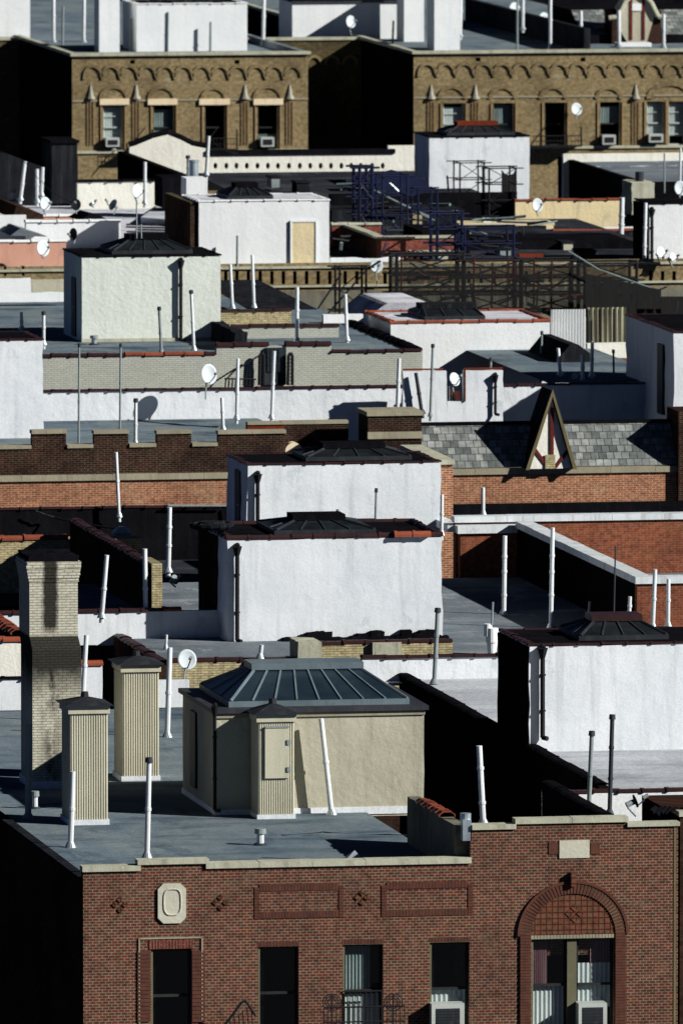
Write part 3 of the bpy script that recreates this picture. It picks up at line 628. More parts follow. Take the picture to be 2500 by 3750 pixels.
# chimney
zc0 = zA; Yc = PZ(170,2890,zA).y; Xc0,Xc1,_,_ = rect(119,298,2330,2890,Yc); Ycb = YB(Xc0,75)
zsh = P(200,2330,Yc).z; zsh2 = P(200,2380,Yc).z; zct = P(200,2052,Yc).z; Xu0 = P(110,2200,Yc).x; Xu1 = P(287,2200,Yc).x
tc = thing('brick_chimney','tall beige painted brick chimney with soot streaks and corbelled top at the left','chimney',((Xc0+Xc1)/2,(Yc+Ycb)/2,zA))
m, t_, b_ = newmat('sooty_chimney_brick', .9)
def chimneymat():
    m = M['beigebrk'].copy(); m.name = 'sooty_chimney_brick'; t = m.node_tree; b = t.nodes['Principled BSDF']
    src = b.inputs['Base Color'].links[0].from_socket
    c = t.nodes.new('ShaderNodeTexCoord'); sp = t.nodes.new('ShaderNodeSeparateXYZ'); t.links.new(c.outputs['Object'], sp.inputs[0])
    def mth(op, a, bb=None, cc=None):
        n = t.nodes.new('ShaderNodeMath'); n.operation = op; n.use_clamp = False
        for i, v in enumerate((a, bb, cc)):
            if v is None: continue
            if isinstance(v, (int, float)): n.inputs[i].default_value = v
            else: t.links.new(v, n.inputs[i])
        return n.outputs[0]
    nz = noise(t, coords(t, 1, 1, .5), 2.6, 5, .7)
    # soot run from the flue down the middle of the upper stack: its own shape
    Lx = (Xc0+Xc1)/2
    dx = mth('ABSOLUTE', mth('ADD', sp.outputs[0], -(P(186,2200,Yc).x - Lx)))
    up = ramp(t, mth('ADD', sp.outputs[2], mth('MULTIPLY', nz, .6)), zsh-zA+.25, zsh-zA+.6)
    st = mth('MULTIPLY', ramp(t, mth('ADD', dx, mth('MULTIPLY', nz, .22)), .34, .2), up)
    # dirty shoulder
    sh = ramp(t, mth('ADD', sp.outputs[2], mth('MULTIPLY', nz, .9)), zsh2-zA-.9, zsh2-zA+.45); sh2 = ramp(t, sp.outputs[2], zsh-zA+.02, zsh-zA-.05)
    dr = mth('MULTIPLY', sh, sh2)
    low = mth('MULTIPLY', mth('MULTIPLY', ramp(t, mth('ADD', dx, mth('MULTIPLY', nz, .3)), .5, .22), ramp(t, nz, .38, .6)), .7)
    low = mth('MULTIPLY', low, sh2)
    tot = mth('MAXIMUM', mth('MAXIMUM', st, dr), low)
    f = mth('MINIMUM', mth('MULTIPLY', tot, 1.35), .94)
    col = mixc(t, f, src, A(22,22,20)); t.links.new(col, b.inputs['Base Color']); return m
M['chim'] = chimneymat()
q = MB(); q.box(Xc0,Xc1,Yc,Ycb,zA-.1,zsh2)
k = len(q.v); yo = .1
q.v += [Vector(p_) for p_ in ((Xc0,Yc,zsh2),(Xc1,Yc,zsh2),(Xc1,Ycb,zsh2),(Xc0,Ycb,zsh2),(Xu0,Yc+yo,zsh),(Xu1,Yc+yo,zsh),(Xu1,Ycb-yo,zsh),(Xu0,Ycb-yo,zsh))]
for a,b_,c_,d_ in ((0,1,5,4),(1,2,6,5),(2,3,7,6),(3,0,4,7)): q.f.append((k+a,k+b_,k+c_,k+d_))
q.box(Xu0,Xu1,Yc+yo,Ycb-yo,zsh,zct-.2)
q.build('stack', M['chim'], tc)
q = MB()
for i, e in enumerate((.02,.04,.05,.06,.08,.07)): z = zct-.55+i*.085; q.rough(Xu0-e,Xu1+e,Yc+yo-e,Ycb-yo+e,z,z+.083,.25,.012)
q.build('corbelled_top', M['chim'], tc)
q = MB(); q.rough(Xu0-.02,Xu1+.02,Yc+yo,Ycb-yo,zct-.03,zct+.1,.2,.03); q.build('sooty_crown', M['tar'], tc)
q = MB(); q.box(Xc0-.04,Xc1+.04,Yc-.04,Ycb+.04,zA-.05,zA+.2); q.build('base_curb', M['white'], tc)
pipe('tall white vent pipe in front of the front corrugated shaft', 267, 2826, 258, 3104, 21, Z=zA, cap=0)
pipe('white vent pipe rising from the stepped coping of the nearest facade', 546, 2790, 538, 3142, 20, Y=YA+.7, cap=1)
pipe('white pipe leaning beside the hatch door shaft', 1175, 2632, 1214, 2984, 20, Z=zA, cap=0)
pipe('blue grey pipe standing in front of the tall chimney', 105, 2655, 103, 3000, 24, Z=zA, m='pipegr', cap=0)
pipe('bright white pipe rising from the dark court beside the tall facade', 1754, 2732, 1769, 3022, 22, Y=YA+1.4, cap=0, joints=2)
pipe('white pipe behind the corrugated shafts near the round dish', 622, 2372, 612, 2700, 20, Z=zA, cap=0)
pipe('pale pipe right behind the chimney', 316, 2326, 303, 2560, 18, Z=zA+.6, cap=0)
def ventcap(label, cx, yt, yb, w_, Z, m='pipe'):
    b = PZ(cx,yb,Z); r = w_/F*b.y/.985/2; h = P(cx,yt,b.y).z-b.z; t = thing('roof_vent', label, 'roof vent', tuple(b), 'short roof vents')
    MB().tube(b, b+Vector((0,0,h*.78)), r*.85, n=14).build('stub', M[m], t); MB().tube(b+Vector((0,0,h*.7)), b+Vector((0,0,h)), r*1.35, r*1.25, n=14).build('hood', M['pipegr'], t)
    MB().tube(b, b+Vector((0,0,.05)), r*1.8, r*1.3, n=14).build('flange', M['pipedk'], t)
ventcap('short white roof vent in front of the hatch door shaft', 953, 3035, 3096, 32, zA)
ventcap('short roof vent at the foot of the tall chimney', 128, 2898, 2962, 24, zA)
q = MB(); b_ = PZ(1295,3146,zA); q.v += [b_+Vector(v) for v in ((-.2,-.12,0),(.2,-.12,0),(.2,.2,0),(-.2,.2,0),(.03,.05,.2))]
for f in ((0,1,4),(1,2,4),(2,3,4),(3,0,4),(3,2,1,0)): q.f.append(f)
tag(q.build('drain_cover', M['metal'], None, loc=tuple(b_)), 'small shiny metal drain cover near the front coping', 'drain cover')
# ------------------------------------------------------------------ C: right building with light roof
zC = P(2400,2895,303).z; YC0 = 302.6
XC = rect(1935,2600,2360,2752,PZ(2100,2752,zC).y)[0]; YCb = PZ(1600,2488,zC).y
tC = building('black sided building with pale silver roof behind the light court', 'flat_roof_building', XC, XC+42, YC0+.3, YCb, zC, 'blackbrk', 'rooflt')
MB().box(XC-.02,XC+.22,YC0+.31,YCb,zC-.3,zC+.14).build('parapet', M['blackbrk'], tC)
c = MB(); coping_run(c,(XC+.1,YC0+.5,zC+.14),(XC+.1,YCb,zC+.14),.34,.06,1.6,.012,.004); c.build('coping', M['tar'], tC)
h = rect(1990,2640,2893,3100,YC0)
t = thing('parapet_wall','white painted parapet wall with thin dark red coping behind the tall facade','wall',(h[0]+4,YC0,0))
MB().rough(h[0],h[1]+6,YC0-.02,YC0+.28,h[2]-1,h[3]-.05,.5,.012).build('wall', M['whitesm'], t)
c = MB(); coping_run(c,(h[0],YC0+.13,h[3]-.05),(h[1]+6,YC0+.13,h[3]-.05),.36,.07); c.build('coping', M['tile'], t)
h = rect(1325,1900,2408,2495,YCb)
t = thing('parapet_wall','white curved base parapet with dark red coping behind the wide skylight','wall',((h[0]+h[1])/2,YCb,zC))
MB().rough(h[0],h[1],YCb,YCb+.3,h[2]-.1,h[3],.5,.012).build('wall', M['white'], t)
c = MB(); coping_run(c,(h[0],YCb+.13,h[3]),(h[1],YCb+.13,h[3]),.36,.08); c.build('coping', M['tile'], t)
q = MB(); q.poly([(0,0)]*0 or [(h[0],h[2]),(h[1],h[2]),(h[1],h[2]+.02),(h[0],h[2]+.02)], YCb-.5, YCb); q.build('cant_strip', M['rooflt'], t)
tCb = bulkhead('white roughcast bulkhead with black left side and rusty skylight at the right margin', 1938, 2640, 2362, 2752, PZ(2100,2752,zC).y, 1832, 'white3', sky_=(2125,2440,2268,.24,4,'dkmetal','dkglass','tile'), dr=[(1983,2372,2700)], j=.02)
MB().rough(tCb[1]-.07,tCb[1]+.02,tCb[3]+.1,tCb[4],tCb[5],tCb[6]-.02).build('side_shade_cover', M['blackbrk'], tCb[0])  # black cover paints the shade onto the left face
pipe('dark pipe standing left of the taller dark pipe near the white coped wall', 2166, 2692, 2155, 2965, 17, Y=YC0-1, m='pipegr', cap=1)
pipe('taller dark pipe with a cross bracket beside the back-turned dish', 2241, 2632, 2231, 2985, 17, Y=YC0-1, m='pipedk', cap=1, joints=2)
pipe('slim grey pipe in front of the tan parapet right of the wide white bulkhead', 1602, 2240, 1589, 2505, 17, Z=zC+.02, m='pipegr', cap=1, joints=2)
dish('dark dish seen from behind above the tall facade coping', 2325, 2935, 24, YA+3, by=2990, face=(.9,.1,.35), m='dishdk', sx=.8)
q = MB(); b_ = P(2425,2990,YA+1.5)
for i in range(7): q.tube(b_+Vector((i*.13-.3,random.uniform(-.1,.1),random.uniform(0,.1))), b_+Vector((i*.13-.15,.1,random.uniform(.1,.28))), .09, .07, n=7)
tag(q.build('tarp_bundle', M['tar'], None, loc=tuple(b_)), 'crumpled black tarpaulin lying behind the right end of the tall facade coping','tarpaulin')
# ------------------------------------------------------------------ B: building behind the nearest roof, centre
zB = 21.3
YBf = P(800,2415,339.5).y; XBL = P(612,2430,YBf).x; XBR = P(1660,2430,YBf).x; YBe = PZ(800,2333,zB).y+18
tBb = building('tan brick building with mottled mid grey roof behind the nearest roof', 'flat_roof_building', XBL, XBR+30, YBf+.02, 363.4, zB, 'shadebrk', 'roofgr')
h = rect(612,1130,2418,2600,YBf); c_ = MB().box(h[0],h[1],YBf-.28,YBf,h[2]-3,h[3]).build('front_parapet', M['tanlt'], tBb)
c = MB(); coping_run(c,(h[0],YBf-.13,h[3]),(h[1],YBf-.13,h[3]),.36,.1); c.build('coping', M['tile'], tBb)
h = rect(1168,1650,2354,2520,YBf); MB().box(h[0],h[1],YBf-.3,YBf,h[2]-1,h[3]).build('tall_parapet', M['tanlt'], tBb)
c = MB(); coping_run(c,(h[0],YBf-.14,h[3]),(h[1],YBf-.14,h[3]),.36,.1); c.build('tall_parapet_coping', M['tile'], tBb)
h = rect(1080,1165,2345,2412,YBf); tag(MB().rough(h[0],h[1],YBf-.5,YBf+.8,h[2],h[3],.3,.02).build('roof_box', M['stone'], None, loc=(h[0],YBf,h[2])),'plain grey box on the roof edge before the wide white bulkhead','roof box')
h = rect(1355,1460,2348,2402,YBf); tag(MB().rough(h[0],h[1],YBf-.45,YBf-.31,h[2],h[3],.3,.01).build('cement_patch_panel', M['stone'], None, loc=(h[0],YBf,h[2])),'grey cement panel fixed on the tan parapet below the wide white bulkhead','panel')
# receding black-brown side parapet
zpl = P(612,2425,YBf).z; ype = YB(XBL,285)
t = thing('parapet_wall','brown black side parapet with tile coping running back behind the rear corrugated shaft','wall',(XBL,YBf+5,zB))
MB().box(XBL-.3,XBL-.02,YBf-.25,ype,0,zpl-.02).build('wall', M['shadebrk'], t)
c = MB(); coping_run(c,(XBL-.15,YBf-.2,zpl),(XBL-.15,ype,zpl),.32,.08,.6,.02,.01); c.build('coping', M['tile'], t)
# white painted wall behind B roof and the wide bulkhead D
YW = 347.0; h = rect(270,815,2240,2334,YW)
t = thing('parapet_wall','white painted parapet with orange tile at its right end behind the chimney','wall',((h[0]+h[1])/2,YW,zB))
MB().rough(h[0]-6,h[1],YW,YW+.28,h[2]-.2,h[3],.4,.02).build('wall', M['white3'], t)
c = MB(); coping_run(c,(h[0]-6,YW+.13,h[3]),(P(595,2240,YW).x,YW+.13,h[3]),.36,.09); c.build('coping', M['tile'], t)
c = MB(); coping_run(c,(P(597,2240,YW).x,YW+.13,h[3]),(P(665,2240,YW).x,YW+.13,h[3]),.36,.12); c.build('orange_coping_tile', M['tilelt'], t)
tD = bulkhead('wide white roughcast bulkhead with dark skylight in the middle of the picture', 832, 1618, 1972, 2345, 345.7, 735, 'white3', sky_=(1010,1370,1902,.26,4,'dkmetal','dkglass','tar'), dr=[(866,2000,2345)], j=.035, ch=.13)
c = MB(); Xa = P(1440,1965,345.7).x; Xb = P(1575,1965,345.7).x; coping_run(c,(Xa,345.7-.02,tD[6]+.03),(Xb,345.7-.02,tD[6]+.03),.3,.17); c.build('orange_coping_tile', M['tilelt'], tD[0])
q = MB()
for i in range(26):
    x = P(1030+i*23,2340,345.6).x; hh = random.choice((.03,.05,.12,.2)); q.rough(x,x+random.uniform(.15,.4),345.4,345.68,zB-.02,zB+hh+.05,.15,.03)
tag(q.build('tar_patching', M['tar'], None, loc=(P(1200,2340,345.6).x,345.5,zB)),'ragged black tar patching along the foot of the wide white bulkhead','tar patching')['kind']='stuff'
MB().rough(tD[1]-.08,tD[1]+.02,tD[3]+1.6,tD[4]-.02,tD[5],tD[6]-.03,.4,.012).build('side_shade_panel', M['shadebrk'], tD[0])  # dark panel deepens the shade on the rear of the left face
# mushroom-like dark curb at D left corner
q = MB(); b_ = P(775,1925,347); 
for i in range(14): a = i/14*6.28; q.tube(b_+Vector((math.cos(a)*.55,math.sin(a)*.5,0)), b_+Vector((math.cos(a+.45)*.55,math.sin(a+.45)*.5,.02)), .09, n=7)
q.tube(b_-Vector((0,0,.1)), b_+Vector((0,0,.12)), .5, .35, n=16)
tag(q.build('roof_membrane_roll', M['tardk'], None, loc=tuple(b_)),'dark bundled membrane on the left corner of the wide white bulkhead roof','roofing roll')
# low white things left of B (between A and B)
def whitewall(label, x0, x1, yt, yb, Y, m='white3', cop='tile', th=.28, low=1.0, j=.015, ch=.09, name='parapet_wall', cat='wall'):
    h = rect(x0,x1,yt,yb,Y); t = thing(name,label,cat,((h[0]+h[1])/2,Y,h[2]))
    (MB().rough(h[0],h[1],Y,Y+th,h[2]-low,h[3],.45,j) if j else MB().box(h[0],h[1],Y,Y+th,h[2]-low,h[3])).build('wall', M[m], t)
    if cop: c = MB(); coping_run(c,(h[0]-.03,Y+th/2,h[3]),(h[1]+.03,Y+th/2,h[3]),th+.1,ch); c.build('coping', M[cop], t)
    return t, h
whitewall('white painted wall stub with red tile between chimney and rear shaft', 300, 374, 2440, 2600, 330.5, cop='tilelt', ch=.14)
whitewall('low white wall beneath the round white dish', 570, 692, 2492, 2600, 330.5, cop=None)
whitewall('low white wall at the left margin behind the blue grey roof', -60, 150, 2488, 2592, 330, cop='tar', ch=.05)
whitewall('pale beige wall with orange tile coping left of the chimney', -60, 150, 2348, 2520, 334, m='cream', cop='tilelt', j=0, ch=.13)
q = MB(); a = P(150,2330,333.7); XX = P(75,2300,334).x
t = thing('tile_roof_ramp','short sloping orange tile coping at the left margin','coping',tuple(P(0,2300,336)))
coping_run(q, (P(70,2320,334.2).x, 334.2, P(70,2326,334.2).z), (P(70,2320,334.2).x, 339, P(70,2326,334.2).z), .4, .14, .5, .03); q.build('tile', M['tilelt'], t)
MB().box(P(70,2320,334.2).x-.14,P(70,2320,334.2).x+.14,334.4,339,18,P(70,2326,334.2).z).build('wall', M['shadebrk'], t)
dish('round white dish behind the rear corrugated shaft', 685, 2416, 36, 330.8, by=2500, bx=672, face=(.05,-.95,.25), sx=.95)
dish('small grey dish half hidden left of the wide white bulkhead', 641, 2122, 17, 352, by=2150, m='pipegr')
pipe('white pipe rising in front of the white parapet behind the chimney', 391, 2033, 372, 2262, 17, Y=346, cap=0)
pipe('tall white pipe crossing the white parapet behind the chimney', 530, 2010, 535, 2335, 18, Z=zB)
pipe('white overflow pipe hanging before the black tar wall', 621, 1858, 616, 2095, 18, Y=352, joints=2)
pipe('little white pipe stub on the mottled roof below the parapet', 610, 2325, 607, 2378, 10, Z=zB, joints=0)
pipe('little white pipe stub before the skylight ridge', 958, 2362, 952, 2412, 16, Y=YBf-.5, joints=0)
for i, (x, yb2) in enumerate(((0,0),)): pass
# shaded block left: dark receding wall T with tan fronts
YT = 353.0; h = rect(556,594,2064,2240,YT); XT0 = P(556,2100,YT).x; yte = YB(XT0,258); zT = P(556,2092,YT).z+.1
t = thing('brick_building','dark sided tan brick building with curled tile coping behind the chimney','building',(XT0,YT+8,0))
MB().box(h[0],h[1],YT,YT+2,0,h[3]).build('brick_pier', M['tanlt'], t)
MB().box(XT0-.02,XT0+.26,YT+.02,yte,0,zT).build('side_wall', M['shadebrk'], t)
c = MB(); coping_run(c,(XT0+.12,YT+.4,zT),(XT0+.12,yte,zT),.32,.08,.6,.02,.01); c.build('coping', M['tile'], t)
h = rect(-80,270,1975,2300,yte+.3); MB().box(h[0],h[1]+2,yte,yte+1,0,h[3]).build('tan_wall', M['tanlt'], t)
c = MB(); coping_run(c,(h[0],yte+.2,h[3]),(P(250,1975,yte).x,yte+.2,h[3]),.5,.14); c.build('tan_wall_coping', M['tilelt'], t)
# black tar wall behind T, and the right continuation
YK = 378.0; h = rect(-80,832,1862,2110,YK)
t = thing('parapet_wall','long black tarred wall under the orange brick band at the left','wall',((h[0]+h[1])/2,YK,0))
MB().rough(h[0],h[1]+1.5,YK,YK+.3,17,h[3],.8,.01).build('wall', M['tar'], t)
c = MB(); coping_run(c,(h[0],YK+.13,h[3]),(h[1],YK+.13,h[3]),.34,.06); c.build('coping', M['tile'], t)
q = MB(); a = P(615,1852,YK-.2); b_ = P(828,1852,YK-.2); q.tube(a,b_,.035,n=6); q.tube(P(845,1850,YK-.2),P(850,1910,YK-.2),.035,n=6)
tag(q.build('conduit', M['pipegr'], None, loc=tuple(a)),'thin pale conduit running along the top of the black tarred wall','conduit')
YK2 = 386.0; h = rect(1655,2560,1842,1930,YK2)
t = thing('parapet_wall','black tarred wall strip above the white coped brick wall at the right','wall',((h[0]+h[1])/2,YK2,0)); MB().box(h[0],h[1],YK2,YK2+.3,17,h[3]).build('wall', M['tar'], t)
# roof between (grey) behind D/E under F
q = MB(); h = rect(-200,2700,1880,1900,YK); q.quad((30,364.5,20.6),(110,364.5,20.6),(110,392,20.6),(30,392,20.6)); 
t = thing('flat_roof_building','low dark roofed building between the wide white bulkhead and the orange brick band','building',(70,378,0)); q.build('roof', M['roofdk'], t); MB().box(30.1,110,364.6,391.9,0,20.55).build('wall', M['shadebrk'], t)
# curb / ball on black wall
q = MB(); b_ = P(445,1950,370); q.tube(b_-Vector((0,0,.25)), b_+Vector((0,0,.0)), .2,.3,n=12); q.tube(b_, b_+Vector((0,0,.18)), .3,.1,n=12)
tag(q.build('roof_ventilator', M['metal'], None, loc=tuple(b_)),'small shiny round ventilator before the black tarred wall','roof vent')
# ------------------------------------------------------------------ E: orange brick building at the right
zE = 22.95; YE1 = 345.6; XE = YE1*rr(2332); YE0 = YB(XE,1892)
tE = thing('brick_building','orange brick building with thick white copings around a dark court at the right','building',(XE+8,355,0))
h = rect(2332,2700,2165,2420,YE1); MB().box(XE,h[1]+20,YE1,YE1+.3,0,zE-.2).build('front_wall', M['orbrick2'], tE)
MB().box(XE,XE+.3,YE1+.3,YE0,0,zE-.2).build('court_side_wall', M['blackbrk'], tE)
c = MB(); flat_coping(c,XE-.06,h[1]+20,YE1-.08,YE1+.42,zE-.2,zE,1.4); flat_coping(c,XE-.06,XE+.42,YE1+.43,YE0-.1,zE-.203,zE-.003,1.4,'y'); c.build('coping', M['pipe'], tE)
XE2 = P(1685,1960,YE0).x; h = rect(1640,2700,1905,2150,YE0+.5)
MB().box(XE2,XE,YE0,YE0+.45,0,P(1790,1952,YE0).z).build('court_back_wall', M['orbrick2'], tE)
c = MB(); zz = P(1790,1952,YE0).z; flat_coping(c,XE2-.1,XE+.1,YE0-.1,YE0+.449,zz,zz+.22,1.4); yc_ = YB(XE2,1625); flat_coping(c,XE2-.3,XE2+.1,YE0+.46,YE0+3,zz-.003,zz+.217,1.4,'y'); c.build('court_coping', M['pipe'], tE)
z1 = P(2000,1908,YE0+.5).z; X1_ = P(1655,1905,YE0+1).x; MB().box(X1_,h[1]+20,YE0+.46,YE0+.8,0,z1).build('rear_wall', M['orbrick2'], tE)
c = MB(); flat_coping(c,X1_-.05,h[1]+20,YE0+.38,YE0+.9,z1,z1+.18,1.6); c.build('rear_coping', M['pipe'], tE)
MB().quad((XE+.3,YE1+.3,zB+.01),(XE+40,YE1+.3,zB+.01),(XE+40,YE0,zB+.01),(XE+.3,YE0,zB+.01)).build('roof', M['roofgr'], tE)
for lab, xt, yt, xb, yb, w_, z_, mm in (
 ('white pipe standing on the shadowed court roof right of the wide bulkhead',1848,1962,1844,2250,17,zB,'pipe'),
 ('white pipe with shadowed middle crossing the sloping white coping',2023,1932,2016,2300,16,zB,'pipe')):
    pipe(lab,xt,yt,xb,yb,w_,Z=z_,m=mm,joints=3)
pipe('short dim pipe in the shadow of the orange brick court', 2160,2203,2154,2272,12,Z=zB,m='pipegr')
pipe('short white pipe at the lower end of the sloping coping', 2306,2185,2303,2255,14,Y=YE1-.8)
pipe('white pipe before the orange brick wall above the rusty skylight', 2398,2085,2389,2300,16,Y=YE1-.8)
pipe('shorter white pipe nearest the right margin above the rusty skylight', 2447,2120,2445,2295,15,Y=YE1-.8)
pipe('thin dark aerial rod before the sloping white coping', 2253,2000,2247,2250,6,Y=YE1-.8,m='pipedk',joints=0,group='thin aerial rods',name='aerial_rod',cat='aerial')
pipe('white pipe on the right brick band under the slate roof', 1768,1785,1768,1888,15,Y=384,joints=0)
t = thing('roof_ventilator','bright twin drum ventilator on the grey roof left of the rusty skylight bulkhead','roof vent',tuple(PZ(1806,2400,zB)))
b_ = PZ(1815,2402,zB); k = b_.y/.985/F
for dx,y0,y1,r0,r1 in ((-14,2398,2350,15,21),(-14,2352,2335,24,24),(-14,2335,2300,24,23),(-29,2330,2285,16,15)):
    a = P(1815+dx,y0,b_.y+(0 if dx>0 else .3)); c_ = P(1815+dx,y1,b_.y+(0 if dx>0 else .3)); MB().tube(a,c_,r0*k,r1*k,n=16).build('drum', M['whitesm'], t)
MB().tube(P(1800,2290,b_.y),P(1804,2205,b_.y),.03,n=6).build('aerial_rod', M['pipegr'], t)
# ------------------------------------------------------------------ G bulkhead and pier
tG = bulkhead('white bulkhead with dark skylight directly behind the wide white bulkhead', 905, 1612, 1700, 1990, 366, 832, 'white3', sky_=(1125,1500,1658,.22,4,'dkmetal','dkglass','tar'), dr=[(941,1735,1985)], j=.025, door='left')
h = rect(1614,1658,1700,1960,368.5)
t = thing('brick_pier','narrow orange brick pier with pale sloping cap right of the rear white bulkhead','pier',((h[0]+h[1])/2,369,zB)); MB().box(h[0],h[1],368.5,369.6,17,h[3]).build('shaft', M['orbrick'], t)
MB().box(h[0]-.25,h[1]+.04,368.4,374,h[3],h[3]+.14).build('cap', M['stone'], t)
pipe('slim pipe against the front of the rear white bulkhead', 1377,1800,1374,1915,9,Y=364,m='pipegr',cap=1,joints=0)
pipe('slim white pipe at the right edge of the rear white bulkhead', 1618,1810,1616,1960,13,Y=363.5)
pipe('grey bent stub casting onto the rear white bulkhead', 1236,1865,1240,1925,13,Y=364.5,m='pipegr',joints=0)
# ------------------------------------------------------------------ F: long band facade
YF = 392.0; YF2 = YF+16
zt_ = P(900,1590,YF).z; zc_ = P(300,1640,YF).z; zb0 = P(900,1735,YF).z; XFL = P(-90,1700,YF).x; XFR = P(1045,1600,YF).x; XFE = P(2560,1700,YF).x
tF = thing('brick_building','long brick building with battlements, stone band and slate roof across the middle','building',((XFL+XFE)/2,YF+4,0))
q = MB(); q.box(XFL,XFR,YF,YF+.35,0,zc_)
mer = [(118,242),(345,470),(575,700),(800,1044)]
for i,(a,b_) in enumerate(mer): x0 = P(a,1600,YF).x; x1 = P(b_,1600,YF).x; q.box(x0,x1,YF+.001,YF+.349,zc_-.002,P((a+b_)/2,1588,YF).z)
q.build('battlement_wall', M['dkbrick'], tF)
c = MB()
for a,b_ in mer: x0 = P(a-3,1600,YF).x; x1 = P(b_+3,1600,YF).x; z = P((a+b_)/2,1588,YF).z; flat_coping(c,x0,x1,YF-.06,YF+.42,z,z+.11,1.2)
for a,b_ in ((-90,116),(244,343),(472,573),(702,798)): x0 = P(a,1600,YF).x; x1 = P(b_,1600,YF).x; flat_coping(c,x0+.01,x1-.01,YF-.06,YF+.42,zc_,zc_+.11,1.2)
c.build('coping', M['stoneb'], tF)
c = MB(); flat_coping(c,XFL,XFE,YF-.14,YF-.001,P(900,1750,YF).z,P(900,1728,YF).z,1.5); c.build('stone_band', M['stoneb'], tF)
MB().box(XFL,XFE,YF-.06,YF-.002,P(900,1900,YF).z-1,P(900,1750,YF).z-.003).build('orange_brick_band', M['orbrick'], tF)
MB().box(XFR,XFE,YF,YF+.35,0,P(900,1728,YF).z-.02).build('lower_wall', M['dkbrick'], tF)
zF = P(500,1640,YF+5).z; MB().quad((XFL,YF+.35,zF),(P(1250,1600,YF).x,YF+.35,zF),(P(1250,1600,YF).x,YF2,zF),(XFL,YF2,zF)).build('roof', M['roof'], tF)
h = rect(1040,1275,1552,1660,YF+2.2); MB().box(h[0],h[1],YF+2.2,YF+2.5,zF-3,h[3]).build('rear_brick_wall', M['dkbrick'], tF)
c = MB(); flat_coping(c,P(905,1545,YF+2.2).x,h[1],YF+2.15,YF+2.55,h[3],h[3]+.1,1.2); c.build('rear_wall_coping', M['stoneb'], tF)
MB().box(P(905,1545,YF+2.2).x,h[0],YF+2.2,YF+2.5,zF-3,h[3]).build('rear_side_wall', M['rust'], tF)
h = rect(1347,1543,1522,1740,YF-.3); MB().box(h[0],h[1],YF-.3,YF+1.4,zF-3,h[3]).build('chimney', M['dkbrick'], tF)
c = MB(); flat_coping(c,h[0]-.05,h[1]+.05,YF-.37,YF+1.45,h[3],h[3]+.14,1); z = P(1440,1603,YF).z; flat_coping(c,h[0]-.02,h[1]+.02,YF-.36,YF-.301,z,z+.22,3); c.build('chimney_coping', M['stoneb'], tF)
h = rect(2484,2600,1505,1740,YF-.3); MB().box(h[0],h[1],YF-.3,YF+1.6,zF-3,h[3]).build('end_pier', M['dkbrick'], tF)
# slate slopes (with UVs in metres)
def slate_slope(x0, x1, xt0, xt1, ztop_px, par, nm='slate_roof'):
    Y0_ = YF-.02; Y1_ = YF+1.1; a = P(x0,1716,Y0_); b_ = P(x1,1716,Y0_); c_ = P(xt1,ztop_px,Y1_); d_ = P(xt0,ztop_px,Y1_)
    c_.z = d_.z = P((xt0+xt1)/2,ztop_px,Y1_).z; b_.z = a.z
    o = MB().quad(a,b_,c_,d_).build(nm, M['slate'], par)
    uv = o.data.uv_layers.new(name='UVMap'); L = math.dist((a.y,a.z),(d_.y,d_.z)); co = [(a.x,0),(b_.x,0),(c_.x,L),(d_.x,L)]
    pol = o.data.polygons[0]
    for li, vi in zip(pol.loop_indices, pol.vertices): uv.data[li].uv = co[vi]
    MB().box(d_.x,c_.x,Y1_-.05,Y1_+.2,d_.z-.04,d_.z+.06).build('ridge', M['tar'], par)
slate_slope(1543, 2490, 1543, 2490, 1548, tF)
# gabled dormer
Yg = YF-.35; ap = P(2020,1452,Yg); bl = P(1938,1716,Yg); br_ = P(2092,1716,Yg); bl.z = br_.z = (bl.z+br_.z)/2
td = thing('gabled_dormer','steep half timbered gable with white plaster on the slate roof','dormer',tuple((bl+br_)/2))
MB().poly([(bl.x,bl.z),(br_.x,br_.z),(ap.x,ap.z-.1)], Yg, Yg+.1).build('gable_wall', M['cream'], td)
q = MB()
for s, e in ((bl,-1),(br_,1)):
    k = .13; bx = s.x+e*k; q.poly([(s.x+e*.0,s.z),(bx,s.z),(ap.x,ap.z+.2),(ap.x,ap.z-.04)], Yg-.08, YF+1.4)
q.build('dormer_roof', M['tardk'], td)
q = MB()
for s, e in ((bl,-1),(br_,1)): q.poly([(s.x+e*.03,s.z-.02),(s.x+e*.15,s.z-.02),(ap.x,ap.z+.26),(ap.x,ap.z+.02)], Yg-.16, Yg-.09)
q.build('barge_board', M['barge'], td)
q = MB(); q.box(ap.x-.055,ap.x+.055,Yg-.05,Yg-.001,bl.z,ap.z-.35)
for e in (-1,1):
    q.poly([(ap.x+e*.05,bl.z+.02),(ap.x+e*.16,bl.z+.02),(ap.x+e*.62,bl.z+.62),(ap.x+e*.54,bl.z+.7)], Yg-.04, Yg-.002)
q.build('timber_frame', M['timber'], td)
MB().box(ap.x-.22,ap.x+.1,Yg-.06,Yg-.03,bl.z,bl.z+.45).build('brick_infill', M['tanlt'], td)
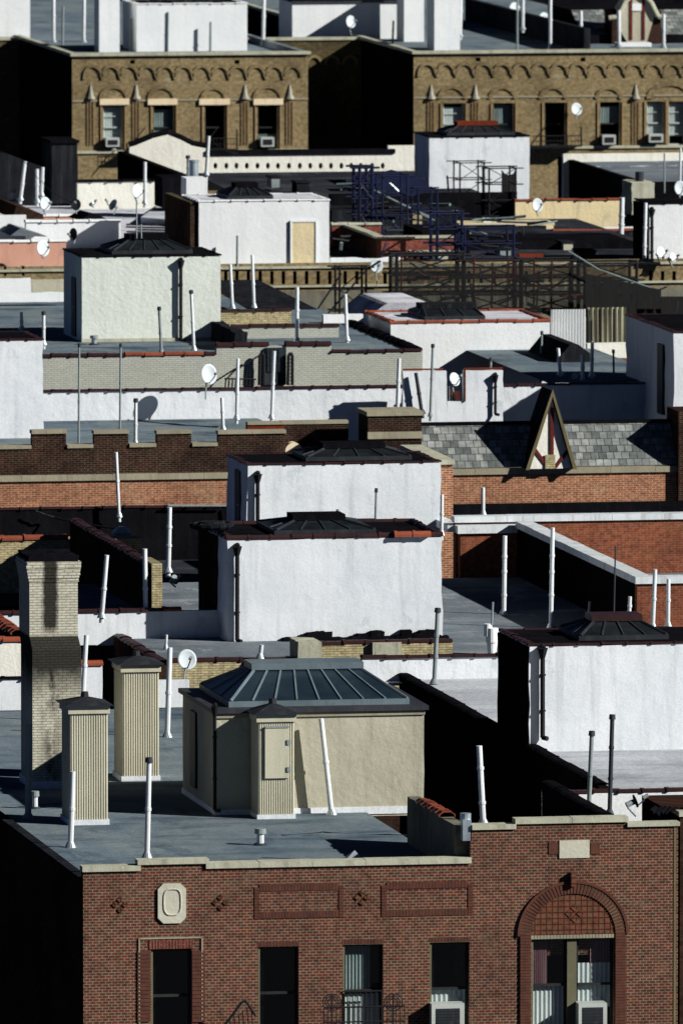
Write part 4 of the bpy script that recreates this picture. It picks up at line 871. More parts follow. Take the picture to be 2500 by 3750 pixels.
# half-round cream vent hood
b_ = P(1076,1665,YF+1.6); q = MB(); R_ = 36/F*399
q.poly([(b_.x+R_*math.cos(math.pi*i/20),b_.z+R_*1.25*math.sin(math.pi*i/20)) for i in range(21)], b_.y, b_.y+.5)
tag(q.build('vent_hood', M['creamst'], None, loc=tuple(b_)),'cream half round hood between the battlement and the dark chimney','vent hood')
for lab,xt,yt,xb,yb,w_,Y_,mm in (
 ('white pipe with a kink before the left battlements',425,1656,436,1893,13,YK-.4,'pipe'),
 ('white pipe before the third battlement gap',497,1470,496,1628,13,YF+1.5,'pipe'),
 ('short white pipe at the tall battlement corner',812,1456,817,1576,13,YF+.9,'pipe'),
 ('slender pale pole left of the battlements',290,1268,288,1625,8,YF+1,'pipegr'),
 ('slender pale pole above the second merlon',442,1268,439,1578,8,YF+1,'pipegr'),
 ('white pipe right of the round dish before the long white parapet',871,1312,866,1535,13,YF+9,'pipe'),
 ('white pipe in front of the fire escape hoop',1004,1285,994,1532,13,YF+9,'pipe'),
 ('white pipe at the right end of the grey painted wall',1461,1312,1454,1508,15,YF+9,'pipe'),
 ('grey pipe left of the square opening in the white wall',1584,1270,1575,1525,10,YF+9,'pipegr')):
    pipe(lab,xt,yt,xb,yb,w_,Y=Y_,m=mm,cap=1 if w_<12 or 'battlement gap' in lab else 0)
# ------------------------------------------------------------------ H: white parapet, tower, grey painted wall
YH = YF2
tt,hh = whitewall('long white parapet with thin dark red coping behind the battlements', -80, 1478, 1428, 1540, YH, m='white', ch=.07)
q = MB(); q.poly([(0,0),(0,0),(0,0)],0,0) if False else None
bulkhead('tall white roughcast tower at the left margin above the battlements', -90, 158, 1248, 1602, PZ(100,1604,zF).y, None, 'white3', dr=[], j=.03)
YH2 = 414.5; zH = P(200,1262,430).z
hA = rect(-80,793,1304,1440,YH2); hB = rect(793,1213,1266,1440,YH2); hC = rect(1205,1546,1288,1440,YH2)
tH = thing('painted_brick_building','long grey painted brick building with stepped dark red coping','building',((hA[0]+hC[1])/2,430,0))
MB().box(hA[0],hA[1],YH2,YH2+.3,0,hA[3]).build('wall', M['greybrk'], tH); MB().box(hA[1],hB[1],YH2,YH2+.3,0,hB[3]).build('wall', M['greybrk'], tH); MB().box(hB[1],hC[1],YH2,YH2+.3,0,hC[3]).build('wall', M['greybrk'], tH)
c = MB(); coping_run(c,(hA[0],YH2+.13,hA[3]),(P(455,1300,YH2).x,YH2+.13,hA[3]),.36,.1); c.build('coping', M['tile'], tH); c = MB(); coping_run(c,(P(750,1300,YH2).x,YH2+.13,hA[3]),(hA[1],YH2+.13,hA[3]),.36,.1); coping_run(c,(hA[1],YH2+.13,hB[3]),(P(985,1300,YH2).x,YH2+.13,hB[3]),.36,.14); c.build('coping', M['tile'], tH); c = MB(); coping_run(c,(P(1045,1300,YH2).x,YH2+.13,hB[3]),(hB[1],YH2+.13,hB[3]),.36,.14); coping_run(c,(hB[1],YH2+.13,hC[3]),(hC[1],YH2+.13,hC[3]),.36,.08)
c.build('coping', M['tile'], tH)
c = MB(); coping_run(c,(P(458,1300,YH2).x,YH2+.13,hA[3]),(P(747,1300,YH2).x,YH2+.13,hA[3]),.36,.11); c.build('orange_coping', M['tilelt'], tH)
zH = P(450,1292,YH2+1).z-.02; YHb = PZ(200,1095,zH).y
MB().quad((hA[0],YH2+.3,zH),(hC[1],YH2+.3,zH),(hC[1],YHb,zH),(hA[0],YHb,zH)).build('roof', M['roof'], tH)
# receding black parapet right of grey wall
ya = YB(hC[1]-.2,1275); t = thing('parapet_wall','black side of a receding tiled parapet left of the white bulkhead with orange coping','wall',(hC[1],YH2+3,zH))
MB().box(hC[1]-.3,hC[1]-.02,YH2+.31,ya,10,hC[3]+.02).build('wall', M['blackbrk'], t); c = MB(); coping_run(c,(hC[1]-.15,YH2+.3,hC[3]+.02),(hC[1]-.15,ya,hC[3]+.02),.36,.11,.5,.03); c.build('coping', M['tar'], t)
MB().box(P(1213,1300,YH2+1).x,hC[1]-.3,YH2+.32,YH2+7,10,hC[3]-.03).build('shadowed_roof_block', M['tar'], t)  # black block standing in for a roof that lies in shadow
whitewall('grey plastered parapet with drain between the cream bulkhead and the black tiled parapet', 852, 1240, 1196, 1262, 421.5, m='greybrk', j=0, ch=.1)
whitewall('small tan brick wall right of the cream bulkhead', 808, 1066, 1138, 1200, 426, m='tanlt', j=0, ch=.07)
q = MB(); h = rect(812,1062,1060,1135,432); q.quad((h[0],426.3,P(900,1136,426.3).z),(h[1],426.3,P(900,1136,426.3).z),(h[1]-.3,437,P(900,1136,426.3).z+.3),(h[0],437,P(900,1136,426.3).z+.3)); tag(q.build('shed_roof', M['tardk'], None, loc=(h[0],430,h[2])),'dark lean-to roof behind the small tan brick wall','roof')
q = MB(); a = P(815,1245,419); q.rough(a.x-.1,P(850,1200,419).x,416,421,a.z-.4,P(830,1192,419).z,.4,.05); tag(q.build('tar_cowl', M['tardk'], None, loc=tuple(a)),'crumpled black tar hump at the right foot of the cream bulkhead','tar hump')
tK = bulkhead('pale cream stucco bulkhead with drainpipe hopper and black roof lantern, left of centre', 300, 808, 940, 1250, PZ(500,1250,zH).y, 235, 'green', cop='tar', sky_=(415,700,872,.27,5,'dkmetal','dkglass','tar'), dr=[(660,952,1245)], j=.008, door='left')
K0=tK
q = MB(); b_ = PZ(672,1258,zH); q.box(tK[1]-.02,tK[2]+.02,tK[3]-.06,tK[3]-.01,tK[5]-.2,tK[5]+.12); q.build('base_flashing', M['stone'], tK[0])
ventcap('squat metal roof vent at the left foot of the cream bulkhead', 345, 1228, 1262, 24, zH, 'metal')
# aerial mast on lantern
t = thing('aerial_rod','pair of thin aerial rods on the black lantern of the cream bulkhead','aerial',tuple(P(505,870,tK[3]+1.5)),'thin aerial rods')
MB().tube(P(500,872,tK[3]+1.5),P(500,730,tK[3]+1.5),.025,n=5).build('rod', M['pipegr'], t); MB().tube(P(518,872,tK[3]+1.5),P(516,820,tK[3]+1.5),.025,n=5).build('rod', M['pipegr'], t)
for lab,xt,yt,xb,yb,w_,Y_,mm in (
 ('dark topped pipe before the cream bulkhead, short one',583,1133,591,1292,11,YH2+.8,'pipegr'),
 ('pipe with shadowed top before the cream bulkhead, right of its drainpipe',700,1072,710,1282,12,YH2+2,'pipe'),
 ('pale pipe on the blue grey roof at far left, shorter one',78,1142,80,1206,12,YH2+9,'pipe'),
 ('pale pipe beside the white tower top at the left',160,1150,160,1262,12,YH2+3,'pipe'),
 ('left one of two white pipes between cream bulkhead and slotted brick wall',843,966,851,1128,12,427,'pipe'),
 ('right one of two white pipes between cream bulkhead and slotted brick wall',923,933,930,1126,12,427,'pipe'),
 ('white pipe before the grey plastered parapet, left of the scaffold',1088,1050,1087,1250,14,420,'pipe'),
 ('white pipe standing in front of the black tiled parapet',1264,1076,1270,1246,13,419,'pipe'),
 ('thin violet grey pipe on the white bulkhead wall right side',1983,1222,1978,1408,8,421,'pipegr'),
 ('tiny grey pipe above the rail of the white roughcast wall',1796,1320,1795,1352,9,408,'pipegr'),
 ('white pipe between the white bulkhead and the blue shaded bulkhead',2043,1275,2051,1372,13,412,'pipe'),
 ('stout white pipe before the dark cowl at the right',2133,1300,2132,1400,15,410.5,'pipe'),
 ('tall pale pipe left of the blue shaded bulkhead',2168,1250,2166,1378,13,411,'pipe'),
 ('thin pale pipe among aerials left of the blue shaded bulkhead',2245,1290,2247,1375,8,411,'pipegr')):
    pipe(lab,xt,yt,xb,yb,w_,Y=Y_,m=mm,cap=1 if mm=='pipegr' or 'top' in lab else 0)
d1 = dish('big pale dish on an angled arm in front of the grey painted wall', 765, 1370, 36, YH-1.2, by=1462, bx=752, face=(.25,-.9,.2))
# ladder/gooseneck fire escape on grey wall with window
Yl = YH2-.25; t = thing('fire_escape_ladder','black fire escape ladder hoops rising over the grey painted wall around a blue window','fire escape',tuple(P(1000,1410,Yl)))
for x in (953,1058):
    q = MB(); q.path([P(x-4,1410,Yl),P(x-2,1300,Yl),P(x+6,1292,Yl),P(x+12,1300,Yl),P(x+12,1410,Yl)],.055,n=6)
    for i in range(9): q.tube(P(x+1,1302+i*13,Yl+.05),P(x+13,1302+i*13,Yl+.05),.02,n=4)
    q.build('hoop', M['blk'], t)
q = MB(); q.path([P(826,1392,Yl-.1),P(855,1360,Yl-.1),P(950,1300,Yl-.1)],.03,n=5); q.tube(P(822,1386,Yl-.1),P(938,1388,Yl-.1),.03,n=5)
for i in range(9): x = 826+i*13; q.tube(P(x,1386,Yl-.1),P(x,1412,Yl-.1),.016,n=4)
for x in (893,905,918,930): q.tube(P(x,1352,Yl-.1),P(x-4,1412,Yl-.1),.014,n=4)
q.build('railing', M['blk'], t)
q = MB(); h = rect(970,1046,1272,1408,YH2-.02); q.box(h[0],h[1],YH2-.1,YH2-.01,h[2],h[3]); fo = q.build('access_door_frame', M['dkmetal'], t)
h = rect(978,1036,1276,1362,YH2-.1); MB().box(h[0],h[1],YH2-.13,YH2-.11,h[2],h[3]).build('pane', M['skyglass'], t)
q = MB(); h=rect(978,1036,1276,1362,YH2-.15)
for k in (.25,.5,.75): x = h[0]+(h[1]-h[0])*k; q.box(x-.015,x+.015,YH2-.15,YH2-.135,h[2],h[3])
for k in (.33,.66): z = h[2]+(h[3]-h[2])*k; q.box(h[0],h[1],YH2-.155,YH2-.14,z-.015,z+.015)
q.build('glazing_bar', M['framedk'], t)
# white rough wall with opening
Yw = 406.6; h = rect(1476,1842,1358,1524,Yw); ho = rect(1636,1698,1404,1470,Yw); t = thing('parapet_wall','white roughcast wall with a square opening and pipe rails on top','wall',((h[0]+h[1])/2,Yw,zF))
q = MB(); q.rough(h[0],ho[0],Yw,Yw+.3,h[2]-.5,h[3],.3,.02); q.rough(ho[1],h[1],Yw,Yw+.3,h[2]-.5,h[3],.3,.02); q.rough(ho[0],ho[1],Yw,Yw+.3,h[2]-.5,ho[2],.3,.01); q.build('wall', M['white3'], t)
q = MB(); q.tube((h[0],Yw+.1,h[3]+.06),(P(1625,1355,Yw).x,Yw+.1,h[3]+.06),.03,n=6); q.tube((ho[1],Yw+.1,h[3]+.06),(h[1],Yw+.1,h[3]+.06),.03,n=6); q.tube((ho[1]+.02,Yw-.03,ho[2]),(ho[1]+.02,Yw-.03,h[3]+.06),.035,n=6); q.build('rail', M['rust'], t)
MB().box(ho[0]-.1,ho[1]+.1,Yw+1.2,Yw+1.3,ho[2]-.4,ho[2]+.25).build('rust_panel', M['rust'], t)
q = MB()
for i in range(7): x = ho[0]+(ho[1]-ho[0])*(i+.5)/7; q.tube((x,Yw+.2,ho[2]),(x,Yw+.2,ho[3]-.1),.012,n=4)
q.build('bar', M['pipegr'], t)
drain(t,1811,1372,1515,Yw,.05,M['blk'])
dish('pale dish seen behind the square opening of the white roughcast wall', 1665, 1388, 24, Yw+1.0, by=1470)
pipe('black bent vent leaning on the white roughcast wall', 1522,1365,1545,1515,14,Y=Yw-.2,m='pipedk')
# bulkhead I
tI = bulkhead('smooth white bulkhead with orange red coping right of centre', 1430, 2012, 1182, 1470, 424, 1336, 'whitesm', cop='tilelt', sky_=(1560,1770,1130,.06,3,'dkmetal','dkglass','tardk'), dr=[], j=.006, ch=.1, roof='roofwh')
# white dome roof behind it + fence
Yd = 440; q = MB(); h = rect(1345,1640,1108,1185,Yd); xs = [h[0]+(h[1]-h[0])*i/24 for i in range(25)]
q.poly([(h[0],h[2]-.6)]+[(x, h[2]+.15+(h[3]-h[2]-.15)*min(1,1.25*(1-abs(2*i/24-1)**2.2))) for i,x in enumerate(xs)]+[(h[1],h[2]-.6)], Yd, Yd+5)
tag(q.build('vaulted_roof', M['roofwh'], None, loc=(h[0],Yd,h[2])),'low white vaulted roof behind the orange coped white bulkhead','vaulted roof')
whitewall('bright white low wall left of the orange coped white bulkhead', 1184, 1328, 1152, 1204, 428, m='whitesm', cop=None, j=.02)
t = thing('corrugated_fence','white corrugated sheet fence beside the orange coped white bulkhead','fence',tuple(P(2080,1400,428))); h = rect(2016,2142,1132,1420,428); q = MB(); n = 12
for i in range(n): x = h[0]+(h[1]-h[0])*i/n; dx=(h[1]-h[0])/n; q.quad((x,428,h[2]),(x+dx*.7,427.93,h[2]),(x+dx*.7,427.93,h[3]),(x,428,h[3])); q.quad((x+dx*.7,427.93,h[2]),(x+dx,428,h[2]),(x+dx,428,h[3]),(x+dx*.7,427.93,h[3]))
q.build('sheet', M['whitesm'], t)
# dark cowl, slate-ish bits and orange brick right of fence
zJ = zF
q = MB(); h = rect(1978,2300,1400,1420,411); 
h = rect(2020,2160,1262,1395,418); q.poly([(h[0]+.3,h[2]),(h[1],h[2]),(h[1],h[3]-.3),(h[1]-.4,h[3]),(h[1]-.7,h[3]),(h[0],h[2]+.5)],418,423); tag(q.build('roof_cowl', M['tardk'], None, loc=(h[0],418,h[2])),'big dark blue roof cowl between the white bulkhead and the shaded one','roof cowl')
q = MB(); q.quad((P(1990,1405,410).x,409.3,P(1990,1405,409).z),(P(2470,1405,410).x,409.3,P(1990,1405,409).z),(P(2470,1405,410).x,424,P(1990,1405,409).z+.0),(P(1990,1405,410).x,424,P(1990,1405,409).z)); 
tag(q.build('roof_terrace', M['roof'], None, loc=tuple(P(2200,1400,415))),'grey roof strip behind the blue shaded parapet wall','roof')
whitewall('orange brick wall piece with bright coping left of the blue shaded bulkhead', 2180, 2330, 1322, 1400, 423, m='orbrick', cop='tilelt', j=0)
whitewall('white curb under the dark netting', 2150, 2330, 1256, 1290, 428.5, m='cream', cop=None, j=.02,th=.4,low=.2)
dish('small white dish lying low between the two white pipes', 2108, 1378, 15, 411, by=1402)
# J and the long dark wall
tJ = bulkhead('white bulkhead at the right margin with a long blue shaded left side', 2466, 2700, 1218, 1530, 404, 2290, 'white3', cop='tile', dr=[], j=.03, drop=.6)
q = MB(); q.box(tJ[1]-.1,tJ[1]+.02,tJ[3]+1.4,tJ[3]+2.3,tJ[5],tJ[6]-.5); q.build('door', M['dkmetal'], tJ[0])
whitewall('white wall with dark coping mostly in blue shadow beside the right bulkhead', 1765, 2480, 1408, 1540, 408.8, m='white', ch=.06, j=.012)
dish('__', 0,0,5,300) if False else None
# ------------------------------------------------------------------ L: slotted tan brick wall and the white roofs behind
YL = 455.0; hL_ = rect(-80,2600,980,1300,YL); zL = P(1000,978,YL).z-.05
tL = thing('brick_building','long tan brick building with rows of narrow slots and white coated roof','building',(80,470,0))
holes = []
for i,x in enumerate([825,866,908,951,994,1036,1078,1121,1163,1206]+[1262,1305,1408,1452,1496,1600,1645]+[1715,1760,1806,1925,1970,2013]+[2380,2424,2466]+[18,84]):
    hh_ = rect(x-5,x+8,992,1040,YL) if x>200 else rect(x-4,x+6,975,1010,YL); holes.append(hh_)
q = MB(); hole_wall(q,hL_[0],hL_[1],12,hL_[3],YL,holes,.14); q.build('slotted_wall', M['tan'], tL)
for h in holes: MB().box(h[0]-.02,h[1]+.02,YL+.14,YL+.16,h[2]-.02,h[3]+.02).build('slot', M['tar'], tL)
c = MB(); flat_coping(c,hL_[0],hL_[1],YL-.08,YL+.4,hL_[3],hL_[3]+.09,1.5); flat_coping(c,hL_[0],hL_[1],YL-.1,YL-.001,P(1000,1052,YL).z,P(1000,1045,YL).z,2); c.build('coping', M['stone'], tL)
MB().box(hL_[0],hL_[1],YL-.06,YL-.002,10,P(1000,1066,YL).z).build('rendered_base', M['dimrend'], tL)
q=MB(); x_ = P(1200,970,YL).x; YLb = 493.0
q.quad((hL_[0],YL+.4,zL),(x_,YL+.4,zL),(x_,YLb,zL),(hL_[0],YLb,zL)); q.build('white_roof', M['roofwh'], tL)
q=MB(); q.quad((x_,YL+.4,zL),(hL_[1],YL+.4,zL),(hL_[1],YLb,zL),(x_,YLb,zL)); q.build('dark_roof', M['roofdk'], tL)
whitewall('salmon stucco wall with white coping and a pale dish', -80, 242, 886, 965, 458, m='salmon', cop='whitesm', j=0)
whitewall('small beige curb wall at the far left above the blue grey roof', 112, 240, 1024, 1068, 440, m='beige', cop=None, j=0)
whitewall('white low curb at the far left above the blue grey roof', -80, 114, 1020, 1062, 440, m='whitesm', cop=None)
whitewall('bright white gravel stop along the far edge of the blue grey roof', -80, 236, 1072, 1096, 438, m='whitesm', cop=None, j=.02, low=.1)
whitewall('white parapet behind the cream bulkhead roof', 95, 442, 812, 900, 466, m='whitesm', cop='whitesm', j=.01)
whitewall('white plastered end wall left of the salmon wall', -80, 96, 788, 884, 467, m='whitesm', cop=None, j=.01)
whitewall('narrow salmon strip wall behind the white parapet', 160, 330, 790, 815, 475, m='salmon', cop='whitesm', j=0, low=.3)
q = MB(); a = P(50,752,482); b_ = P(160,800,474.5); q.poly([(P(48,760,476).x,P(50,800,476).z),(P(160,800,476).x,P(160,802,476).z),(P(160,800,476).x,P(160,785,476).z),(P(60,752,476).x,P(60,752,476).z)],476,481); tag(q.build('shed_roof', M['shadebrk'], None, loc=tuple(a)),'small dark red shed roof at the far left between white walls','shed')
q = MB(); q.poly([(P(285,808,470).x,P(285,808,470).z),(P(405,808,470).x,P(405,808,470).z),(P(380,795,470).x,P(380,795,470).z),(P(330,783,470).x,P(330,783,470).z)],470,472.5); tag(q.build('tar_mound', M['tar'], None, loc=tuple(P(340,808,470))),'black hump on the white parapet behind the cream bulkhead','tar hump')
q = MB(); q.poly([(P(38,862,464).x,P(38,862,464).z),(P(175,866,464).x,P(175,866,464).z),(P(75,835,464).x,P(75,835,464).z)],464,466.9); tag(q.build('tar_mound', M['roofgr'], None, loc=tuple(P(90,862,464))),'grey wedge against the white end wall at the far left','roof wedge')
whitewall('white wall below the ochre facade left wing', 284, 612, 664, 728, 490, m='cream', cop='tar', j=.008, ch=.05)
whitewall('slanted pale grey slab leaning by the dark red brick edge', 520, 660, 750, 860, 474, m='roofgr', cop=None, j=.03) if False else None
q = MB(); z0 = zL+.006; a = PZ(515,818,z0); b_ = PZ(655,830,z0); c_ = PZ(660,752,z0); d_ = PZ(610,752,z0); q.quad(a,b_,c_,d_); a2=[v+Vector((0,0,.25)) for v in (a,b_,c_,d_)]; q.quad(*a2)
for i in range(4): k=(i+1)%4; vs=(a,b_,c_,d_); q.quad(vs[i],vs[k],a2[k],a2[i])
tag(q.build('roof_slab', M['rooflt'], None, loc=tuple(a)),'pale slanted slab raised on the white roof behind the cream bulkhead','roof slab')
q = MB()
for i in range(9):
    a = PZ(455+random.uniform(0,60),822+i*9,zL+.02); b2 = PZ(640+random.uniform(-20,12),826+i*9,zL+.02); q.tube(a,b2,.05,n=5)
tag(q.build('membrane_ridge', M['roofdk'], None, loc=tuple(PZ(550,860,zL))),'dark wrinkled membrane ridges on the white roof behind the cream bulkhead','roof wrinkles')['kind']='stuff'
# bulkhead M with tan door
tM = bulkhead('white bulkhead with tan panel door and black pyramid skylight', 728, 1205, 737, 974, YL+.5, 668, 'whitesm', cop='whitesm', sky_=(838,995,682,.28,4,'dkmetal','dkglass','tar'), dr=[], j=.006, roof='roofwh')
h = rect(1068,1154,812,972,tM[3]-.03); do = MB().box(h[0],h[1],tM[3]-.06,tM[3]-.01,h[2]+.02,h[3]).build('door', M['yellow'], tM[0]); q = MB(); q.box(h[0]-.06,h[0],tM[3]-.09,tM[3]-.012,h[2],h[3]+.06); q.box(h[1],h[1]+.06,tM[3]-.09,tM[3]-.012,h[2],h[3]+.06); q.box(h[0],h[1],tM[3]-.09,tM[3]-.012,h[3],h[3]+.06); q.build('door_frame', M['whitesm'], do)
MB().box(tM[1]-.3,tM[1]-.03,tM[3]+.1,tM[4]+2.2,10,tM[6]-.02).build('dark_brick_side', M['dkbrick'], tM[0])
whitewall('white block chimney behind the tan door bulkhead', 682, 760, 652, 745, 463, m='whitesm', cop=None, j=.01, th=1.2)
pipe('slim grey pipe on the front of the tan door bulkhead', 869,862,868,974,9,Y=YL,m='pipegr',joints=0)
# dark slate chimney box, shaded wedge at far left
h = rect(190,284,522,745,492); t = thing('slate_clad_chimney','dark slate grey clad chimney stack at the far left below the ochre facade','chimney',(h[0],492,zL)); MB().rough(h[0],h[1],492,494.5,h[2],h[3],.4,.02).build('stack', M['tardk'], t); MB().box(h[0]-.06,h[1]+.06,491.9,494.6,h[3],h[3]+.1).build('cap', M['tar'], t)
h = rect(0,150,565,760,500); q = MB(); q.poly([(P(-60,560,500).x,P(0,760,500).z),(P(152,700,500).x,P(0,760,500).z),(P(160,612,500).x,P(160,612,500).z),(P(15,558,500).x,P(15,558,500).z),(P(-60,580,500).x,P(-60,580,500).z)],500,501); tag(q.build('gable_wall', M['tardk'], None, loc=(h[0],500,zL)),'dark blue grey sloping gable wall at the far left behind the pipes','gable wall')
for lab,xt,yt,xb,yb,w_ in (('leaning white pipe, leftmost of three at the far left',92,590,75,732,13),('white pipe, middle of three at the far left',136,618,136,740,13),('white pipe, rightmost of three at the far left',157,611,152,716,12),('white pipe before the low white wall under the ochre facade',531,592,530,745,12)):
    pipe(lab,xt,yt,xb,yb,w_,Y=488)
ventcap('stubby white roof vent left of the three far left pipes', 46, 692, 734, 17, zL+.05)
pipe('tall white pipe before the gable end of the porthole wall',764,497,755,640,13,Y=505)
pipe('dark topped pipe on the white block chimney',688,577,690,645,12,Y=470,m='pipegr',cap=1); MB()
q = MB(); a = P(710,648,466); q.tube(a,P(710,588,466),.17,n=14); q.tube(P(710,592,466),P(710,585,466),.2,n=14); tag(q.build('flue_pipe', M['metal'], None, loc=tuple(a)),'fat shiny metal flue on the white block chimney','flue')
dish('pale oval dish at the left before the slate clad chimney', 165, 745, 24, 470, face=(.3,-.9,.2))
dish('dark green dish right of the slate clad chimney', 278, 748, 20, 472, m='dishdk', face=(-.2,-.9,.3))
dish('tilted grey dish above the white roof edge', 413, 748, 20, 474, face=(-.75,-.5,.5), m='pipegr')
dish('pale dish before the low white wall with long arm', 502, 700, 26, 478, face=(.4,-.8,.2))
dish('pale dish mounted on the salmon wall', 157, 908, 29, 457, by=948, face=(.3,-.9,.25))
dish('black dish on the white parapet behind the cream bulkhead roof', 268, 857, 22, 463, by=895, m='dishdk', face=(-.55,-.8,.1), sx=.7)
dish('small white dish on the white roof left of the tar wall', 342, 742, 9, 476)
# ------------------------------------------------------------------ N: gabled white wall with portholes
YN = 515.0; h = rect(753,1517,566,640,YN); zN = P(1100,560,YN).z
hs = []
for x in (789,829,866,904,943,981,1018,1058,1098,1136,1174,1212,1250,1286,1321,1362,1401): hs.append((P(x,605,YN).x, P(x,606,YN).z))
tN = thing('porthole_wall','cream wall with a row of oval portholes and a gabled left end','wall',((h[0]+h[1])/2,YN,0))
q = MB(); zb_,zt2 = h[2]-.6,zN-.05; rx,rz = .085,.13; edges = [h[0]]+[(a[0]+b_[0])/2 for a,b_ in zip(hs,hs[1:])]+[(hs[-1][0]*2-(hs[-2][0]+hs[-1][0])/2)]
for i,(cx,cz) in enumerate(hs):
    x0,x1 = edges[i],edges[i+1]; n = 16; ring = [(cx+rx*math.cos(2*math.pi*k/n+math.pi/4*0), cz+rz*math.sin(2*math.pi*k/n)) for k in range(n)]
    def outp(k):
        a = 2*math.pi*k/n; c_,s_ = math.cos(a),math.sin(a); m_ = max(abs(c_),abs(s_)); ux,uz = c_/m_,s_/m_
        X_ = cx+(ux*(x1-cx) if ux>0 else ux*(cx-x0)); Z_ = cz+(uz*(zt2-cz) if uz>0 else uz*(cz-zb_)); return X_,Z_
    outs = [outp(k) for k in range(n)]
    for k in range(n):
        l = (k+1)%n; q.quad((ring[k][0],YN,ring[k][1]),(ring[l][0],YN,ring[l][1]),(outs[l][0],YN,outs[l][1]),(outs[k][0],YN,outs[k][1]))
        q.quad((ring[k][0],YN,ring[k][1]),(ring[l][0],YN,ring[l][1]),(ring[l][0],YN+.25,ring[l][1]),(ring[k][0],YN+.25,ring[k][1]))
q.box(edges[-1],h[1],YN,YN+.3,zb_,P(1480,532,YN).z)
g_ = [(474,640),(474,553),(474,538),(495,532),(560,505),(614,492),(664,512),(702,532),(753,542),(753,640)]
q.poly([(P(x,y,YN).x,P(x,y,YN).z) for x,y in g_],YN,YN+.3); q.build('wall', M['cream'], tN)
MB().box(h[0],edges[-1],YN+.3,YN+.35,zb_,zt2).build('porthole_backing', M['tar'], tN)
q = MB(); pts = [P(x,y,YN-.02) for x,y in g_[2:9]]
q.path([p_+Vector((0,.12,.1)) for p_ in pts],.13,n=8); q.box(h[0],P(1446,560,YN).x,YN-.08,YN+.4,zt2+.004,zt2+.2); q.build('coping', M['tar'], tN)
q = MB(); zz = P(900,636,YN-1).z; q.quad((P(700,640,YN).x,494,zz-.25),(P(1560,640,YN).x,494,zz-.25),(P(1560,640,YN).x,YN,zz),(P(700,640,YN).x,YN,zz)); q.build('roof', M['roofdk'], tN)
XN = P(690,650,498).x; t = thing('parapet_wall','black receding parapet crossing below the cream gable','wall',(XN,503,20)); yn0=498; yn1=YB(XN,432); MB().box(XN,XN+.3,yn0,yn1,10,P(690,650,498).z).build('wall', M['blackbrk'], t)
MB().box(P(282,690,493).x,XN,493.3,493.6,10,P(400,658,493).z).build('court_wall', M['tar'], t)
h = rect(595,680,648,760,484); tag(MB().box(h[0],h[1],484,486,h[2],h[3]).build('hatch_housing', M['tar'], None, loc=(h[0],484,h[2])),'black hatch housing between the low white wall and the block chimney','hatch housing')
# ------------------------------------------------------------------ O bulkhead, yellow wall, right side roofs
tO = bulkhead('white patchy bulkhead with rusty capped dark roof behind the scaffold', 1572, 1938, 502, 775, 505, 1517, 'white3', cop='tar', sky_=(1640,1880,456,.22,5,'dkmetal','dkglass','rust'), dr=[], j=.02, lip=1)
t, h = whitewall('pale yellow wall with thin orange coping right of the scaffold', 1886, 2278, 732, 835, 481, m='yellow', cop='tilelt', j=0, ch=.06)
whitewall('white curb strip below the pale yellow wall', 2030, 2330, 832, 850, 478.5, m='whitesm', cop=None, j=.01, low=.1)
whitewall('grey rendered low wall below the white curb strip', 2026, 2330, 846, 890, 474, m='tardk', cop='tilelt', j=.01)
whitewall('pale yellow pier under the plank deck', 2000, 2026, 826, 890, 475, m='yellow', cop=None, j=0)
dish('round pale dish on the pale yellow wall', 1967, 750, 24, 480, by=790, face=(.2,-.95,.2))
pipe('thick white pipe right of the pale yellow wall', 2277,722,2273,888,19,Y=472,joints=2)
XP = P(2318,662,506).x; yp1 = YB(XP,2040)
t = thing('flat_roof_building','black sided building with grey roof below the right ochre facade','building',(XP+9,510,0))
zp = P(2318,665,506).z; MB().box(XP,XP+30,506,yp1,0,zp-.05).build('wall', M['blackbrk'], t); MB().quad((XP+.2,506,zp),(XP+30,506,zp),(XP+30,yp1,zp),(XP+.2,yp1,zp)).build('roof', M['roofgr'], t); MB().box(XP-.02,XP+.2,506,yp1,zp-.3,zp+.1).build('edge', M['tar'], t)
whitewall('cream parapet with white curb below the right ochre facade', 2062, 2640, 560, 640, yp1-2.5, m='cream', cop=None, j=.01)
whitewall('white curb at the foot of the cream parapet on the right', 2150, 2640, 608, 640, yp1-6, m='whitesm', cop=None, j=.02)
h = rect(2312,2396,668,740,488); t = thing('block_chimney','grey block chimney with dark clay pot at the upper right','chimney',(h[0],488,h[2])); MB().rough(h[0],h[1],488,490,h[2]-.5,h[3],.2,.03).build('stack', M['stone'], t); MB().tube(P(2340,668,489),P(2341,628,489),.17,n=12).build('pot', M['pipedk'], t)
tP = bulkhead('white bulkhead with two pale dishes at the upper right margin', 2374, 2680, 746, 1000, YL+.6, 2322, 'whitesm', cop='tar', dr=[(2384,765,985)], j=.01)
MB().rough(tP[1]-.07,tP[1]+.02,tP[3]+.1,tP[4],tP[5]-.3,tP[6]-.02).build('side_shade_cover', M['blackbrk'], tP[0])  # left side covered in black to paint in its shade
pipe('white pipe at the left edge of the upper right bulkhead', 2363,742,2357,985,14,Y=YL+.2,joints=2)
dish('left one of two overlapping dishes at the foot of the upper right bulkhead', 2418, 925, 23, YL-.3, by=975, face=(.4,-.8,.3))
dish('right one of two overlapping dishes at the foot of the upper right bulkhead', 2462, 942, 18, YL-.5, by=980, face=(.5,-.8,.3))
dish('white dish at the right margin above the upper right bulkhead', 2490, 688, 26, 470, by=740, face=(.1,-.95,.2))
dish('pink white dish behind the scaffold netting', 2207, 950, 25, 462, by=1000, face=(0,-1,.2), sx=.95)
dish('round pale dish with dark rim beside the scaffold left end', 1378, 973, 24, 452, by=1050, face=(0,-1,.15), sx=.95)
